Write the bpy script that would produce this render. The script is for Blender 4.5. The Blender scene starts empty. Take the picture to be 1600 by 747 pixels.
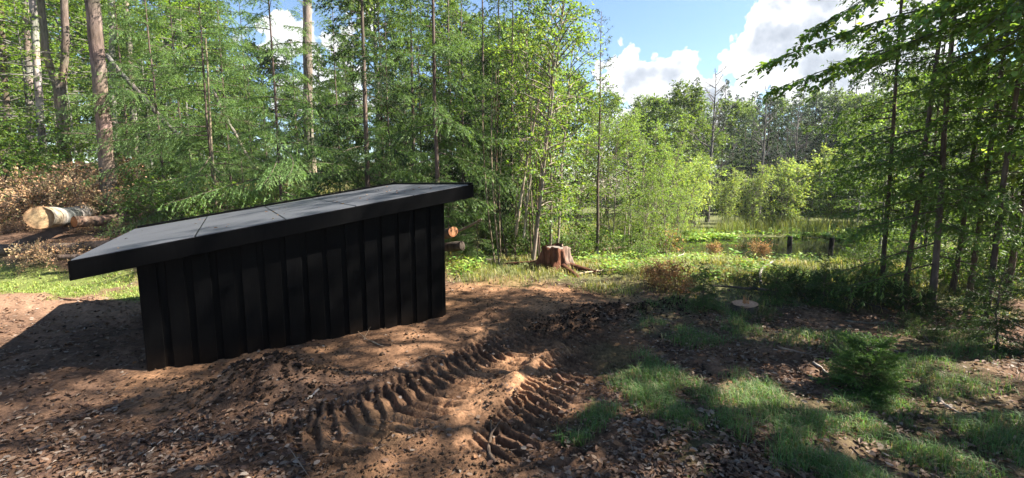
import bpy, math, random
import numpy as np
from mathutils import Vector

# ------------------------------------------------------------------ camera, world, sun, exposure
SC = bpy.context.scene
COL = SC.collection
F = 700.0                       # focal length in photograph pixels (1600 wide)
PITCH = math.radians(7.0)
EYE = 1.6
cam_d = bpy.data.cameras.new('camera')
cam_d.sensor_width = 36.0
cam_d.lens = 36.0 * F / 1600.0
cam_d.clip_start = 0.05
cam_d.clip_end = 2000
cam = bpy.data.objects.new('camera', cam_d)
cam.location = (0, 0, EYE)
cam.rotation_euler = (math.pi / 2 - PITCH, 0, 0)
COL.objects.link(cam)
SC.camera = cam

SUN_AZ = math.radians(86)      # from +Y towards +X
SUN_EL = math.radians(44)
S = np.array([math.sin(SUN_AZ) * math.cos(SUN_EL), math.cos(SUN_AZ) * math.cos(SUN_EL), math.sin(SUN_EL)])
sl = bpy.data.lights.new('sun', 'SUN')
sl.energy = 5.0
sl.angle = math.radians(0.53)
sl.color = (1.0, 0.93, 0.83)
so = bpy.data.objects.new('sun', sl)
so.rotation_euler = Vector((-S[0], -S[1], -S[2])).to_track_quat('-Z', 'Y').to_euler()
so.location = (8, 4, 12)
COL.objects.link(so)

SC.view_settings.view_transform = 'Standard'
SC.view_settings.look = 'None'
SC.view_settings.gamma = 1.0
SC.view_settings.exposure = 2.3
SC.view_settings.use_curve_mapping = False
SC.cycles.use_denoising = True
SC.cycles.max_bounces = 6
SC.cycles.diffuse_bounces = 3
SC.cycles.transmission_bounces = 3
SC.cycles.glossy_bounces = 2
SC.cycles.transparent_max_bounces = 4
SC.cycles.sample_clamp_indirect = 6.0


def raydir(px, py):
    """direction (right, forward, up) through a photograph pixel"""
    r = (px - 800.0) / F
    d = (py - 373.5) / F
    c, s = math.cos(PITCH), math.sin(PITCH)
    return np.array([r, c - s * d, -(s + c * d)])


def at(px, py, Y):
    """point at forward distance Y"""
    v = raydir(px, py)
    return np.array([0, 0, EYE]) + v * (Y / v[1])


def N(nt, t, loc=None, **kw):
    n = nt.nodes.new(t)
    for k, v in kw.items():
        setattr(n, k, v)
    return n


world = bpy.data.worlds.new('World')
SC.world = world
world.use_nodes = True
wt = world.node_tree
wt.nodes.clear()
wl = wt.links.new
w_out = N(wt, 'ShaderNodeOutputWorld')
w_bg = N(wt, 'ShaderNodeBackground')
w_bg.inputs['Strength'].default_value = 0.05
wl(w_bg.outputs[0], w_out.inputs[0])
w_sky = N(wt, 'ShaderNodeTexSky', sky_type='NISHITA')
w_sky.sun_disc = False
w_sky.sun_elevation = SUN_EL
w_sky.sun_rotation = SUN_AZ
w_sky.air_density = 1.0
w_sky.dust_density = 0.2
w_sky.ozone_density = 3.0
w_tc = N(wt, 'ShaderNodeTexCoord')


def wmath(op, a, b=None, clamp=False):
    m = N(wt, 'ShaderNodeMath', operation=op)
    m.use_clamp = clamp
    for i, v in enumerate((a, b)):
        if v is None:
            continue
        if isinstance(v, (int, float)):
            m.inputs[i].default_value = v
        else:
            wl(v, m.inputs[i])
    return m.outputs[0]


# cumulus banks: direction of the centre, angular radius, amount
def blob(px, py, rad, amt, squash=1.0):
    d = raydir(px, py)
    d = d / np.linalg.norm(d)
    sub = N(wt, 'ShaderNodeVectorMath', operation='SUBTRACT')
    wl(w_tc.outputs['Generated'], sub.inputs[0])
    sub.inputs[1].default_value = d
    mul = N(wt, 'ShaderNodeVectorMath', operation='MULTIPLY')
    wl(sub.outputs[0], mul.inputs[0])
    mul.inputs[1].default_value = (1, 1, squash)
    ln = N(wt, 'ShaderNodeVectorMath', operation='LENGTH')
    wl(mul.outputs[0], ln.inputs[0])
    q = wmath('DIVIDE', ln.outputs['Value'], rad)
    q = wmath('SUBTRACT', 1.0, q, True)
    return wmath('MULTIPLY', q, amt)


w_n1 = N(wt, 'ShaderNodeTexNoise')
w_n1.inputs['Scale'].default_value = 4.6
w_n1.inputs['Detail'].default_value = 12.0
w_n1.inputs['Roughness'].default_value = 0.60
w_n1.inputs['Distortion'].default_value = 0.25
wl(w_tc.outputs['Generated'], w_n1.inputs['Vector'])
w_n0 = N(wt, 'ShaderNodeTexNoise')
w_n0.inputs['Scale'].default_value = 1.7
w_n0.inputs['Detail'].default_value = 2.0
wl(w_tc.outputs['Generated'], w_n0.inputs['Vector'])
fine = wmath('MULTIPLY', wmath('SUBTRACT', w_n1.outputs[0], 0.5), 2.3)
dens = wmath('ADD', fine, wmath('MULTIPLY', wmath('SUBTRACT', w_n0.outputs[0], 0.80), 1.2))
w_v = N(wt, 'ShaderNodeTexVoronoi', feature='SMOOTH_F1')
w_v.inputs['Scale'].default_value = 13.0
w_v.inputs['Detail'].default_value = 3.0
w_v.inputs['Roughness'].default_value = 0.55
w_v.inputs['Smoothness'].default_value = 0.35
wl(w_tc.outputs['Generated'], w_v.inputs['Vector'])
dens = wmath('ADD', dens, wmath('MULTIPLY', wmath('SUBTRACT', 0.62, w_v.outputs['Distance']), 0.75))
bank = None
for b in [(1250, 60, 0.36, 1.35, 1.0), (995, 120, 0.25, 1.4, 1.1), (1110, 165, 0.32, 1.3, 1.8),
          (450, 40, 0.30, 1.0, 1.2), (520, 150, 0.25, 1.0, 1.3), (1330, 130, 0.28, 1.1, 1.3)]:
    v = blob(*b)
    bank = v if bank is None else wmath('MAXIMUM', bank, v)
hole = blob(1010, -25, 0.27, -1.2, 1.0)
dens = wmath('ADD', wmath('ADD', dens, bank), hole)
ramp = N(wt, 'ShaderNodeValToRGB')
ramp.color_ramp.elements[0].position = 0.0
ramp.color_ramp.elements[0].color = (0, 0, 0, 1)
ramp.color_ramp.elements[1].position = 0.085
ramp.color_ramp.elements[1].color = (1, 1, 1, 1)
wl(dens, ramp.inputs[0])
cr = N(wt, 'ShaderNodeValToRGB')          # thin rims bright, thick cores grey (the sun stands beyond them)
els = cr.color_ramp.elements
els[0].position = 0.05
els[0].color = (5.4, 5.45, 5.5, 1)
els[1].position = 0.95
els[1].color = (2.1, 2.35, 2.75, 1)
e = els.new(0.32)
e.color = (5.0, 5.1, 5.2, 1)
e = els.new(0.62)
e.color = (3.1, 3.35, 3.75, 1)
wl(wmath('ADD', dens, wmath('MULTIPLY', wmath('SUBTRACT', w_n1.outputs[0], 0.5), 0.6)), cr.inputs[0])
w_mix = N(wt, 'ShaderNodeMixRGB')
wl(ramp.outputs[0], w_mix.inputs[0])
wl(w_sky.outputs[0], w_mix.inputs[1])
wl(cr.outputs[0], w_mix.inputs[2])
wl(w_mix.outputs[0], w_bg.inputs['Color'])

# ------------------------------------------------------------------ helpers
RNG = np.random.default_rng(7)
random.seed(7)


def hash2(ix, iy, seed):
    h = (ix.astype(np.int64) * 374761393 + iy.astype(np.int64) * 668265263 + seed * 1442695041) & 0xFFFFFFFF
    h = ((h ^ (h >> 13)) * 1274126177) & 0xFFFFFFFF
    h = h ^ (h >> 16)
    return (h & 0xFFFFFF) / float(0xFFFFFF)


def vnoise(x, y, seed=0):
    x = np.asarray(x, float)
    y = np.asarray(y, float)
    ix = np.floor(x)
    iy = np.floor(y)
    fx = x - ix
    fy = y - iy
    fx = fx * fx * (3 - 2 * fx)
    fy = fy * fy * (3 - 2 * fy)
    a = hash2(ix, iy, seed)
    b = hash2(ix + 1, iy, seed)
    c = hash2(ix, iy + 1, seed)
    d = hash2(ix + 1, iy + 1, seed)
    return (a * (1 - fx) + b * fx) * (1 - fy) + (c * (1 - fx) + d * fx) * fy - 0.5


def fbm(x, y, seed=0, oct=4):
    s = 0
    a = 1.0
    for i in range(oct):
        s = s + a * vnoise(x * 2 ** i + 13.7 * i, y * 2 ** i + 5.1 * i, seed + i)
        a *= 0.5
    return s


def sstep(a, b, x):
    t = np.clip((np.asarray(x, float) - a) / (b - a), 0, 1)
    return t * t * (3 - 2 * t)


def seg_dist(x, y, ax, ay, bx, by):
    dx, dy = bx - ax, by - ay
    t = np.clip(((x - ax) * dx + (y - ay) * dy) / (dx * dx + dy * dy), 0, 1)
    return np.hypot(x - ax - t * dx, y - ay - t * dy)


# zones of the ground (world metres)
def z_dirt(x, y):
    w = 0.35 * fbm(x * 1.3, y * 1.3, 31)
    d = np.minimum.reduce([
        seg_dist(x, y, -0.7, 2.7, 0.75, 4.6) - 0.62,
        seg_dist(x, y, -2.6, 3.6, 0.2, 5.2) - 0.55,
        seg_dist(x, y, -0.3, 5.6, 0.9, 6.1) - 0.75,
        seg_dist(x, y, -0.2, 7.0, -0.3, 5.2) - 0.6,
        seg_dist(x, y, -0.55, 3.0, 0.8, 4.6) - 0.5])
    return 1 - sstep(-0.12, 0.28, d + w)


def z_moss(x, y):
    w = 0.5 * fbm(x * 1.6, y * 1.6, 41)
    d = np.minimum(seg_dist(x, y, -9.5, 7.3, -6.6, 6.9) - 0.55, seg_dist(x, y, -5.6, 6.9, -4.9, 6.6) - 0.45)
    return 1 - sstep(-0.1, 0.25, d + w)


def z_marsh(x, y):
    # grassy clearing beyond the bare soil, right of the shed
    edge = 7.0 + 0.55 * np.maximum(0.6 - x, 0) + 1.3 * fbm(x * 1.3, y * 1.3, 51) - 0.16 * np.maximum(x - 1, 0)
    return sstep(-0.7, 0.8, y - edge) * sstep(-2.5, -0.8, x)


def z_lawn(x, y):
    # soft grass patches in the shade on the right
    n = fbm(x * 1.1 + 3, y * 1.1, 61, 3)
    lane = np.maximum.reduce([
        np.exp(-(seg_dist(x, y, 1.15, 3.0, 1.0, 4.3) / 0.33) ** 2),
        np.exp(-(seg_dist(x, y, 2.0, 3.1, 2.9, 2.6) / 0.42) ** 2),
        np.exp(-(seg_dist(x, y, 1.0, 2.5, 1.3, 2.75) / 0.22) ** 2),
        np.exp(-(seg_dist(x, y, 0.45, 2.75, 0.6, 2.95) / 0.2) ** 2),
        np.exp(-(seg_dist(x, y, 2.6, 2.3, 3.4, 2.5) / 0.45) ** 2),
        np.exp(-(seg_dist(x, y, 1.7, 2.1, 1.9, 2.3) / 0.30) ** 2),
        0.8 * np.exp(-(seg_dist(x, y, 2.0, 4.7, 3.4, 4.4) / 0.45) ** 2),
        0.75 * np.exp(-(seg_dist(x, y, 1.5, 4.9, 2.7, 6.2) / 0.35) ** 2),
        0.9 * np.exp(-(seg_dist(x, y, 3.2, 3.4, 4.4, 4.4) / 0.5) ** 2),
        0.8 * np.exp(-(seg_dist(x, y, 2.6, 6.0, 4.6, 6.2) / 0.5) ** 2)])
    return np.clip(lane * 1.5 + 0.9 * n - 0.25, 0, 1)


WATER_Z = -0.50


def z_pond(x, y):
    dx = (x - 9.8) / 4.2
    dy = (y - 15.0) / 2.4
    return np.sqrt(dx * dx + dy * dy) + 0.12 * fbm(x, y, 77, 2)


TRACKS = [((-1.35, 2.45), (-0.55, 3.45), (0.50, 5.15), 0.60, 1.5), ((-0.05, 2.35), (0.5, 3.6), (1.10, 4.85), 0.62, 1.55)]


def track_profile(x, y):
    """tyre imprints: cleats along the left edge, slanted lug bars across"""
    h = np.zeros_like(x)
    for k, (a, b, c, wid, amp) in enumerate(TRACKS):
        a, b, c = map(np.array, (a, b, c))
        ts = np.linspace(0, 1, 60)
        pts = ((1 - ts) ** 2)[:, None] * a + (2 * ts * (1 - ts))[:, None] * b + (ts ** 2)[:, None] * c
        m = (np.abs(x - 0.0) < 2.6) & (y < 5.8) & (y > 1.6)
        xs, ys = x[m], y[m]
        best = np.full(xs.shape, 1e9)
        lat = np.zeros(xs.shape)
        arc = np.zeros(xs.shape)
        s0 = 0
        for i in range(59):
            p, q = pts[i], pts[i + 1]
            d = q - p
            L = np.linalg.norm(d)
            u = d / L
            t = np.clip((xs - p[0]) * u[0] + (ys - p[1]) * u[1], 0, L)
            ex = xs - p[0] - t * u[0]
            ey = ys - p[1] - t * u[1]
            dd = np.hypot(ex, ey)
            sd = ex * u[1] - ey * u[0]        # + to the right
            upd = dd < best
            best[upd] = dd[upd]
            lat[upd] = sd[upd]
            arc[upd] = (s0 + t)[upd]
            s0 += L
        end = sstep(0.0, 0.25, arc) * (1 - sstep(s0 - 0.5, s0 - 0.02, arc)) * (best < 1.2)
        lat = lat + 0.035 * vnoise(arc * 2.3, lat * 2, 90 + k)
        wv = amp * (1.0 + 0.55 * vnoise(xs * 1.7, ys * 1.7, 95 + k)) * end
        hh = np.zeros(xs.shape)
        rag = 0.022 * fbm(xs * 9, ys * 9, 140 + k, 3)
        # bars across the tyre body, slanted and stepped like shingles, each one a little different
        ph = (arc + 0.42 * lat - 0.9 * np.maximum(lat - 0.1, 0) + rag * 0.9 + 0.04 * vnoise(lat * 4, arc * 2, 99)) / 0.115
        cell = np.floor(ph)
        saw = 1.0 - (ph - cell)
        wob_ = hash2(cell, cell * 0 + 3, 7 + k)
        inb = sstep(-0.24, -0.18, lat + rag) * (1 - sstep(wid / 2 - 0.02 + 0.08 * wob_, wid / 2 + 0.06 + 0.08 * wob_, lat + rag))
        hh += inb * 0.050 * (0.6 + 0.6 * wob_) * (saw ** 1.2 - 0.5 - (saw > 0.88) * (saw - 0.88) * 8.0)
        # cleats on the left edge
        latc = lat + rag * 1.3
        inc = sstep(-0.37, -0.33, latc) * (1 - sstep(-0.23, -0.18, latc))
        p2 = (arc + 0.55 * lat + rag * 0.9) / 0.078
        c2 = np.floor(p2)
        h2 = hash2(c2, c2 * 0 + 5, 17 + k)
        fr = p2 - c2
        sq = np.clip(1.9 - np.abs(fr - 0.5) * 7.0, -1, 1)
        hh += inc * (0.019 * sq - 0.007) * (0.4 + 0.8 * h2)
        rim = np.exp(-((latc + 0.41) / 0.06) ** 2) + np.exp(-((lat - wid / 2 - 0.15) / 0.07) ** 2)
        hh += 0.030 * rim * (0.6 + 1.4 * vnoise(arc * 9, lat * 6, 12))
        hh += 0.010 * fbm(xs * 14, ys * 14, 160, 3) * (np.abs(lat) < 0.5)
        h[m] += hh * np.clip(wv, 0, 1.7)
    return h


def macro(x, y):
    rise = 0.62 * sstep(7.0, 8.8, y) + 0.72 * sstep(8.6, 12.5, y) + 0.045 * np.maximum(y - 12, 0)
    z = rise * sstep(-1.8, -6.0, x + 0.10 * np.maximum(y - 9, 0))
    z = z - 0.52 * sstep(8.6, 12.0, y) * sstep(-3.0, 2.0, x)
    pd = z_pond(x, y)
    z = z - 0.35 * (1 - sstep(0.85, 1.1, pd)) * (x > 3)
    z = z + 0.9 * sstep(24, 60, y)
    return z


def height(x, y, fine=True):
    x = np.asarray(x, float)
    y = np.asarray(y, float)
    z = macro(x, y)
    near = 1 - sstep(12, 30, np.hypot(x, y))
    di = z_dirt(x, y)
    z = z + near * 0.09 * fbm(x * 0.7, y * 0.7, 3, 3)
    z = z + 0.27 * np.exp(-(((x + 1.95) / 0.40) ** 2 + ((y - 3.32) / 0.30) ** 2)) * (1 + 0.5 * fbm(x * 5, y * 5, 17))
    cl = np.exp(-(seg_dist(x, y, 1.0, 5.35, 2.25, 5.75) / 0.22) ** 2) + 0.8 * np.exp(-(seg_dist(x, y, 0.35, 4.95, 0.8, 5.0) / 0.2) ** 2)
    z = z + cl * 0.10 * (0.6 + 1.4 * fbm(x * 6, y * 6, 19, 3))
    if fine:
        z = z + near * 0.040 * fbm(x * 4.5, y * 4.5, 5, 4) * (1 - 0.35 * di)
        z = z + near * 0.012 * fbm(x * 21, y * 21, 8, 2) * (0.7 + 0.6 * cl)
        # older smeared ruts curving past the shed
        r = np.hypot(x + 2.0, y - 2.6)
        z = z + 0.012 * di * sstep(4.6, 5.4, y) * np.sin(r * 34 + 3 * fbm(x * 2, y * 2, 23)) * (vnoise(x * 2, y * 2, 29) > -0.1)
        shp = x.shape
        xf, yf = x.ravel(), y.ravel()
        z = z + track_profile(xf, yf).reshape(shp)
    return z


def gz(x, y):
    return float(height(np.array([x], float), np.array([y], float))[0])


def ground_at(px, py):
    """walk along the pixel's ray to the ground"""
    v = raydir(px, py)
    o = np.array([0, 0, EYE])
    t = 1.0
    for _ in range(400):
        p = o + v * t
        h = gz(p[0], p[1])
        if p[2] <= h:
            break
        t += max(0.01, (p[2] - h) * 0.6)
    return p


def make_mesh(name, V, Fq, C=None, smooth=False):
    """quads only"""
    V = np.ascontiguousarray(V, np.float32)
    Fq = np.ascontiguousarray(Fq, np.int32)
    me = bpy.data.meshes.new(name)
    me.vertices.add(len(V))
    me.vertices.foreach_set('co', V.ravel())
    me.loops.add(Fq.size)
    me.loops.foreach_set('vertex_index', Fq.ravel())
    me.polygons.add(len(Fq))
    me.polygons.foreach_set('loop_start', np.arange(len(Fq), dtype=np.int32) * Fq.shape[1])
    if smooth:
        me.polygons.foreach_set('use_smooth', np.ones(len(Fq), bool))
    if C is not None:
        a = me.attributes.new('Col', 'FLOAT_COLOR', 'POINT')
        C4 = np.ones((len(V), 4), np.float32)
        C4[:, :3] = C
        a.data.foreach_set('color', C4.ravel())
    me.update(calc_edges=True)
    return me


class MB:
    def __init__(self):
        self.v, self.f, self.c, self.n = [], [], [], 0

    def add(self, V, Fq, C=(0.1, 0.1, 0.1)):
        V = np.asarray(V, float).reshape(-1, 3)
        C = np.asarray(C, float)
        if C.ndim == 1:
            C = np.broadcast_to(C, V.shape)
        self.v.append(V)
        self.f.append(np.asarray(Fq, int) + self.n)
        self.c.append(C)
        self.n += len(V)

    def mesh(self, name, smooth=False):
        return make_mesh(name, np.concatenate(self.v), np.concatenate(self.f), np.concatenate(self.c), smooth)

    def tube(self, pts, rad, sides=6, col=(0.1, 0.1, 0.1), wob=0.0, rng=RNG, cap=False):
        pts = np.asarray(pts, float)
        rad = np.broadcast_to(np.asarray(rad, float), (len(pts),))
        T = np.gradient(pts, axis=0)
        T /= np.linalg.norm(T, axis=1)[:, None] + 1e-9
        ref = np.array([1.0, 0.2, 0.1]) if abs(T[0][2]) > 0.7 else np.array([0.1, 0.05, 1.0])
        A = np.cross(T, ref)
        A /= np.linalg.norm(A, axis=1)[:, None] + 1e-9
        B = np.cross(T, A)
        th = np.arange(sides) * 2 * math.pi / sides
        R = rad[:, None] * np.ones(sides)[None]
        if wob:
            R = R * (1 + wob * (rng.random(R.shape) - 0.5))
        V = pts[:, None, :] + R[..., None] * (np.cos(th)[None, :, None] * A[:, None, :] + np.sin(th)[None, :, None] * B[:, None, :])
        k = len(pts)
        i = np.arange(k - 1)[:, None] * sides
        j = np.arange(sides)[None]
        j2 = (j + 1) % sides
        Fq = np.stack([i + j, i + j2, i + sides + j2, i + sides + j], -1).reshape(-1, 4)
        C = np.asarray(col, float)
        if C.ndim == 2:
            C = np.repeat(C, sides, axis=0)
        self.add(V.reshape(-1, 3), Fq, C)

    def cards(self, c, d, nrm, ln, wd, col, fold=0.0):
        """diamond shaped leaves: base, side, tip, side"""
        c = np.asarray(c, float)
        d = d / (np.linalg.norm(d, axis=1)[:, None] + 1e-9)
        s = np.cross(d, nrm)
        s /= np.linalg.norm(s, axis=1)[:, None] + 1e-9
        u = np.cross(s, d)
        ln = np.broadcast_to(ln, (len(c),))[:, None]
        wd = np.broadcast_to(wd, (len(c),))[:, None]
        V = np.stack([c, c + d * ln * 0.45 + s * wd * 0.5 + u * wd * fold, c + d * ln, c + d * ln * 0.45 - s * wd * 0.5 + u * wd * fold], 1)
        n = len(c)
        Fq = np.arange(n * 4).reshape(n, 4)
        C = np.asarray(col, float)
        if C.ndim == 1:
            C = np.broadcast_to(C, (n, 3))
        self.add(V.reshape(-1, 3), Fq, np.repeat(C, 4, axis=0))

    def ovals(self, c, d, nrm, ln, wd, col, fold=0.15, curl=0.1):
        """oval leaves folded along the midrib: two quads each"""
        c = np.asarray(c, float)
        d = d / (np.linalg.norm(d, axis=1)[:, None] + 1e-9)
        s = np.cross(d, nrm)
        s /= np.linalg.norm(s, axis=1)[:, None] + 1e-9
        u = np.cross(s, d)
        n = len(c)
        ln = np.broadcast_to(ln, (n,))[:, None]
        wd = np.broadcast_to(wd, (n,))[:, None]
        fo = np.broadcast_to(fold, (n,))[:, None]
        cu = np.broadcast_to(curl, (n,))[:, None]
        V = np.stack([c, c + d * ln * 0.3 + s * wd * 0.46 + u * (wd * fo + ln * cu), c + d * ln * 0.72 + s * wd * 0.40 + u * (wd * fo + ln * cu), c + d * ln,
                      c + d * ln * 0.72 - s * wd * 0.40 + u * (wd * fo + ln * cu), c + d * ln * 0.3 - s * wd * 0.46 + u * (wd * fo + ln * cu)], 1)
        i = np.arange(n)[:, None] * 6
        Fq = np.concatenate([i + np.array([0, 1, 2, 3]), i + np.array([0, 3, 4, 5])], 0)
        self.add(V.reshape(-1, 3), Fq, np.repeat(np.broadcast_to(np.asarray(col, float), (n, 3)), 6, axis=0))

    def box(self, lo, hi, col=(0.1, 0.1, 0.1)):
        x0, y0, z0 = lo
        x1, y1, z1 = hi
        V = [(x0, y0, z0), (x1, y0, z0), (x1, y1, z0), (x0, y1, z0), (x0, y0, z1), (x1, y0, z1), (x1, y1, z1), (x0, y1, z1)]
        self.add(V, [(3, 2, 1, 0), (4, 5, 6, 7), (0, 1, 5, 4), (1, 2, 6, 5), (2, 3, 7, 6), (3, 0, 4, 7)], col)


def link(name, me, m=None, parent=None):
    o = bpy.data.objects.new(name, me)
    COL.objects.link(o)
    if m is not None and len(me.materials) == 0:
        me.materials.append(m)
    if parent is not None:
        o.parent = parent
    return o


def tag(o, label, cat, group=None, kind=None):
    if label:
        o['label'] = label
    if cat:
        o['category'] = cat
    if group:
        o['group'] = group
    if kind:
        o['kind'] = kind
    return o


def empty(name, loc=(0, 0, 0), rz=0.0):
    o = bpy.data.objects.new(name, None)
    o.empty_display_size = 0.2
    o.location = loc
    o.rotation_euler = (0, 0, rz)
    COL.objects.link(o)
    return o


# ------------------------------------------------------------------ materials
def new_mat(name):
    m = bpy.data.materials.new(name)
    m.use_nodes = True
    nt = m.node_tree
    p = nt.nodes['Principled BSDF']
    return m, nt, p


def attr_mat(name, rough=0.85, noise=(30, 0.35), bump=0.0, bump_scale=60, spec=0.2, hue=0.0, stretch=None, coords='Object'):
    """colour from the mesh's own colours, broken up by noise"""
    m, nt, p = new_mat(name)
    l = nt.links.new
    a = N(nt, 'ShaderNodeAttribute')
    a.attribute_name = 'Col'
    tc = N(nt, 'ShaderNodeTexCoord')
    src = tc.outputs[coords]
    if stretch:
        mp = N(nt, 'ShaderNodeMapping')
        mp.inputs['Scale'].default_value = stretch
        l(src, mp.inputs[0])
        src = mp.outputs[0]
    n = N(nt, 'ShaderNodeTexNoise')
    n.inputs['Scale'].default_value = noise[0]
    n.inputs['Detail'].default_value = 6
    l(src, n.inputs['Vector'])
    mr = N(nt, 'ShaderNodeMapRange')
    mr.inputs[1].default_value = 0.3
    mr.inputs[2].default_value = 0.7
    mr.inputs[3].default_value = 1 - noise[1]
    mr.inputs[4].default_value = 1 + noise[1]
    l(n.outputs[0], mr.inputs[0])
    mx = N(nt, 'ShaderNodeVectorMath', operation='SCALE')
    l(a.outputs['Color'], mx.inputs[0])
    l(mr.outputs[0], mx.inputs['Scale'])
    l(mx.outputs[0], p.inputs['Base Color'])
    p.inputs['Roughness'].default_value = rough
    p.inputs['Specular IOR Level'].default_value = spec
    if bump:
        n2 = N(nt, 'ShaderNodeTexNoise')
        n2.inputs['Scale'].default_value = bump_scale
        n2.inputs['Detail'].default_value = 8
        n2.inputs['Roughness'].default_value = 0.65
        l(src, n2.inputs['Vector'])
        b = N(nt, 'ShaderNodeBump')
        b.inputs['Strength'].default_value = bump
        b.inputs['Distance'].default_value = 0.02
        l(n2.outputs[0], b.inputs['Height'])
        l(b.outputs[0], p.inputs['Normal'])
    return m


def leaf_mat(name, trans=0.42, tint=(1.25, 1.25, 0.5), rough=0.5, var=0.18):
    m, nt, p = new_mat(name)
    l = nt.links.new
    a = N(nt, 'ShaderNodeAttribute')
    a.attribute_name = 'Col'
    oi = N(nt, 'ShaderNodeObjectInfo')
    mr = N(nt, 'ShaderNodeMapRange')
    mr.inputs[3].default_value = 1 - var
    mr.inputs[4].default_value = 1 + var
    l(oi.outputs['Random'], mr.inputs[0])
    mx = N(nt, 'ShaderNodeVectorMath', operation='SCALE')
    l(a.outputs['Color'], mx.inputs[0])
    l(mr.outputs[0], mx.inputs['Scale'])
    l(mx.outputs[0], p.inputs['Base Color'])
    p.inputs['Roughness'].default_value = rough
    p.inputs['Specular IOR Level'].default_value = 0.35
    tr = N(nt, 'ShaderNodeBsdfTranslucent')
    t2 = N(nt, 'ShaderNodeVectorMath', operation='MULTIPLY')
    l(mx.outputs[0], t2.inputs[0])
    t2.inputs[1].default_value = tint
    l(t2.outputs[0], tr.inputs['Color'])
    ms = N(nt, 'ShaderNodeMixShader')
    ms.inputs[0].default_value = trans
    l(p.outputs[0], ms.inputs[1])
    l(tr.outputs[0], ms.inputs[2])
    l(ms.outputs[0], nt.nodes['Material Output'].inputs['Surface'])
    return m


M_GROUND = attr_mat('forest_soil', rough=0.95, noise=(38, 0.42), bump=0.75, bump_scale=75, spec=0.12)
M_BARK = attr_mat('bark', rough=0.9, noise=(14, 0.45), bump=0.6, bump_scale=30, spec=0.15, stretch=(1.6, 1.6, 0.35))
M_LEAF = leaf_mat('broad_leaf', trans=0.5, tint=(1.35, 1.3, 0.45))
M_NEEDLE = leaf_mat('needles', trans=0.42, tint=(1.25, 1.25, 0.5), rough=0.55)
M_GRASS = leaf_mat('grass_blades', trans=0.40, tint=(1.2, 1.2, 0.5), rough=0.6, var=0.0)
M_DEADLEAF = leaf_mat('dry_leaf', trans=0.25, tint=(1.1, 0.95, 0.7), rough=0.7)
M_CUT = attr_mat('cut_wood', rough=0.8, noise=(22, 0.16), bump=0.25, bump_scale=60)

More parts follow.
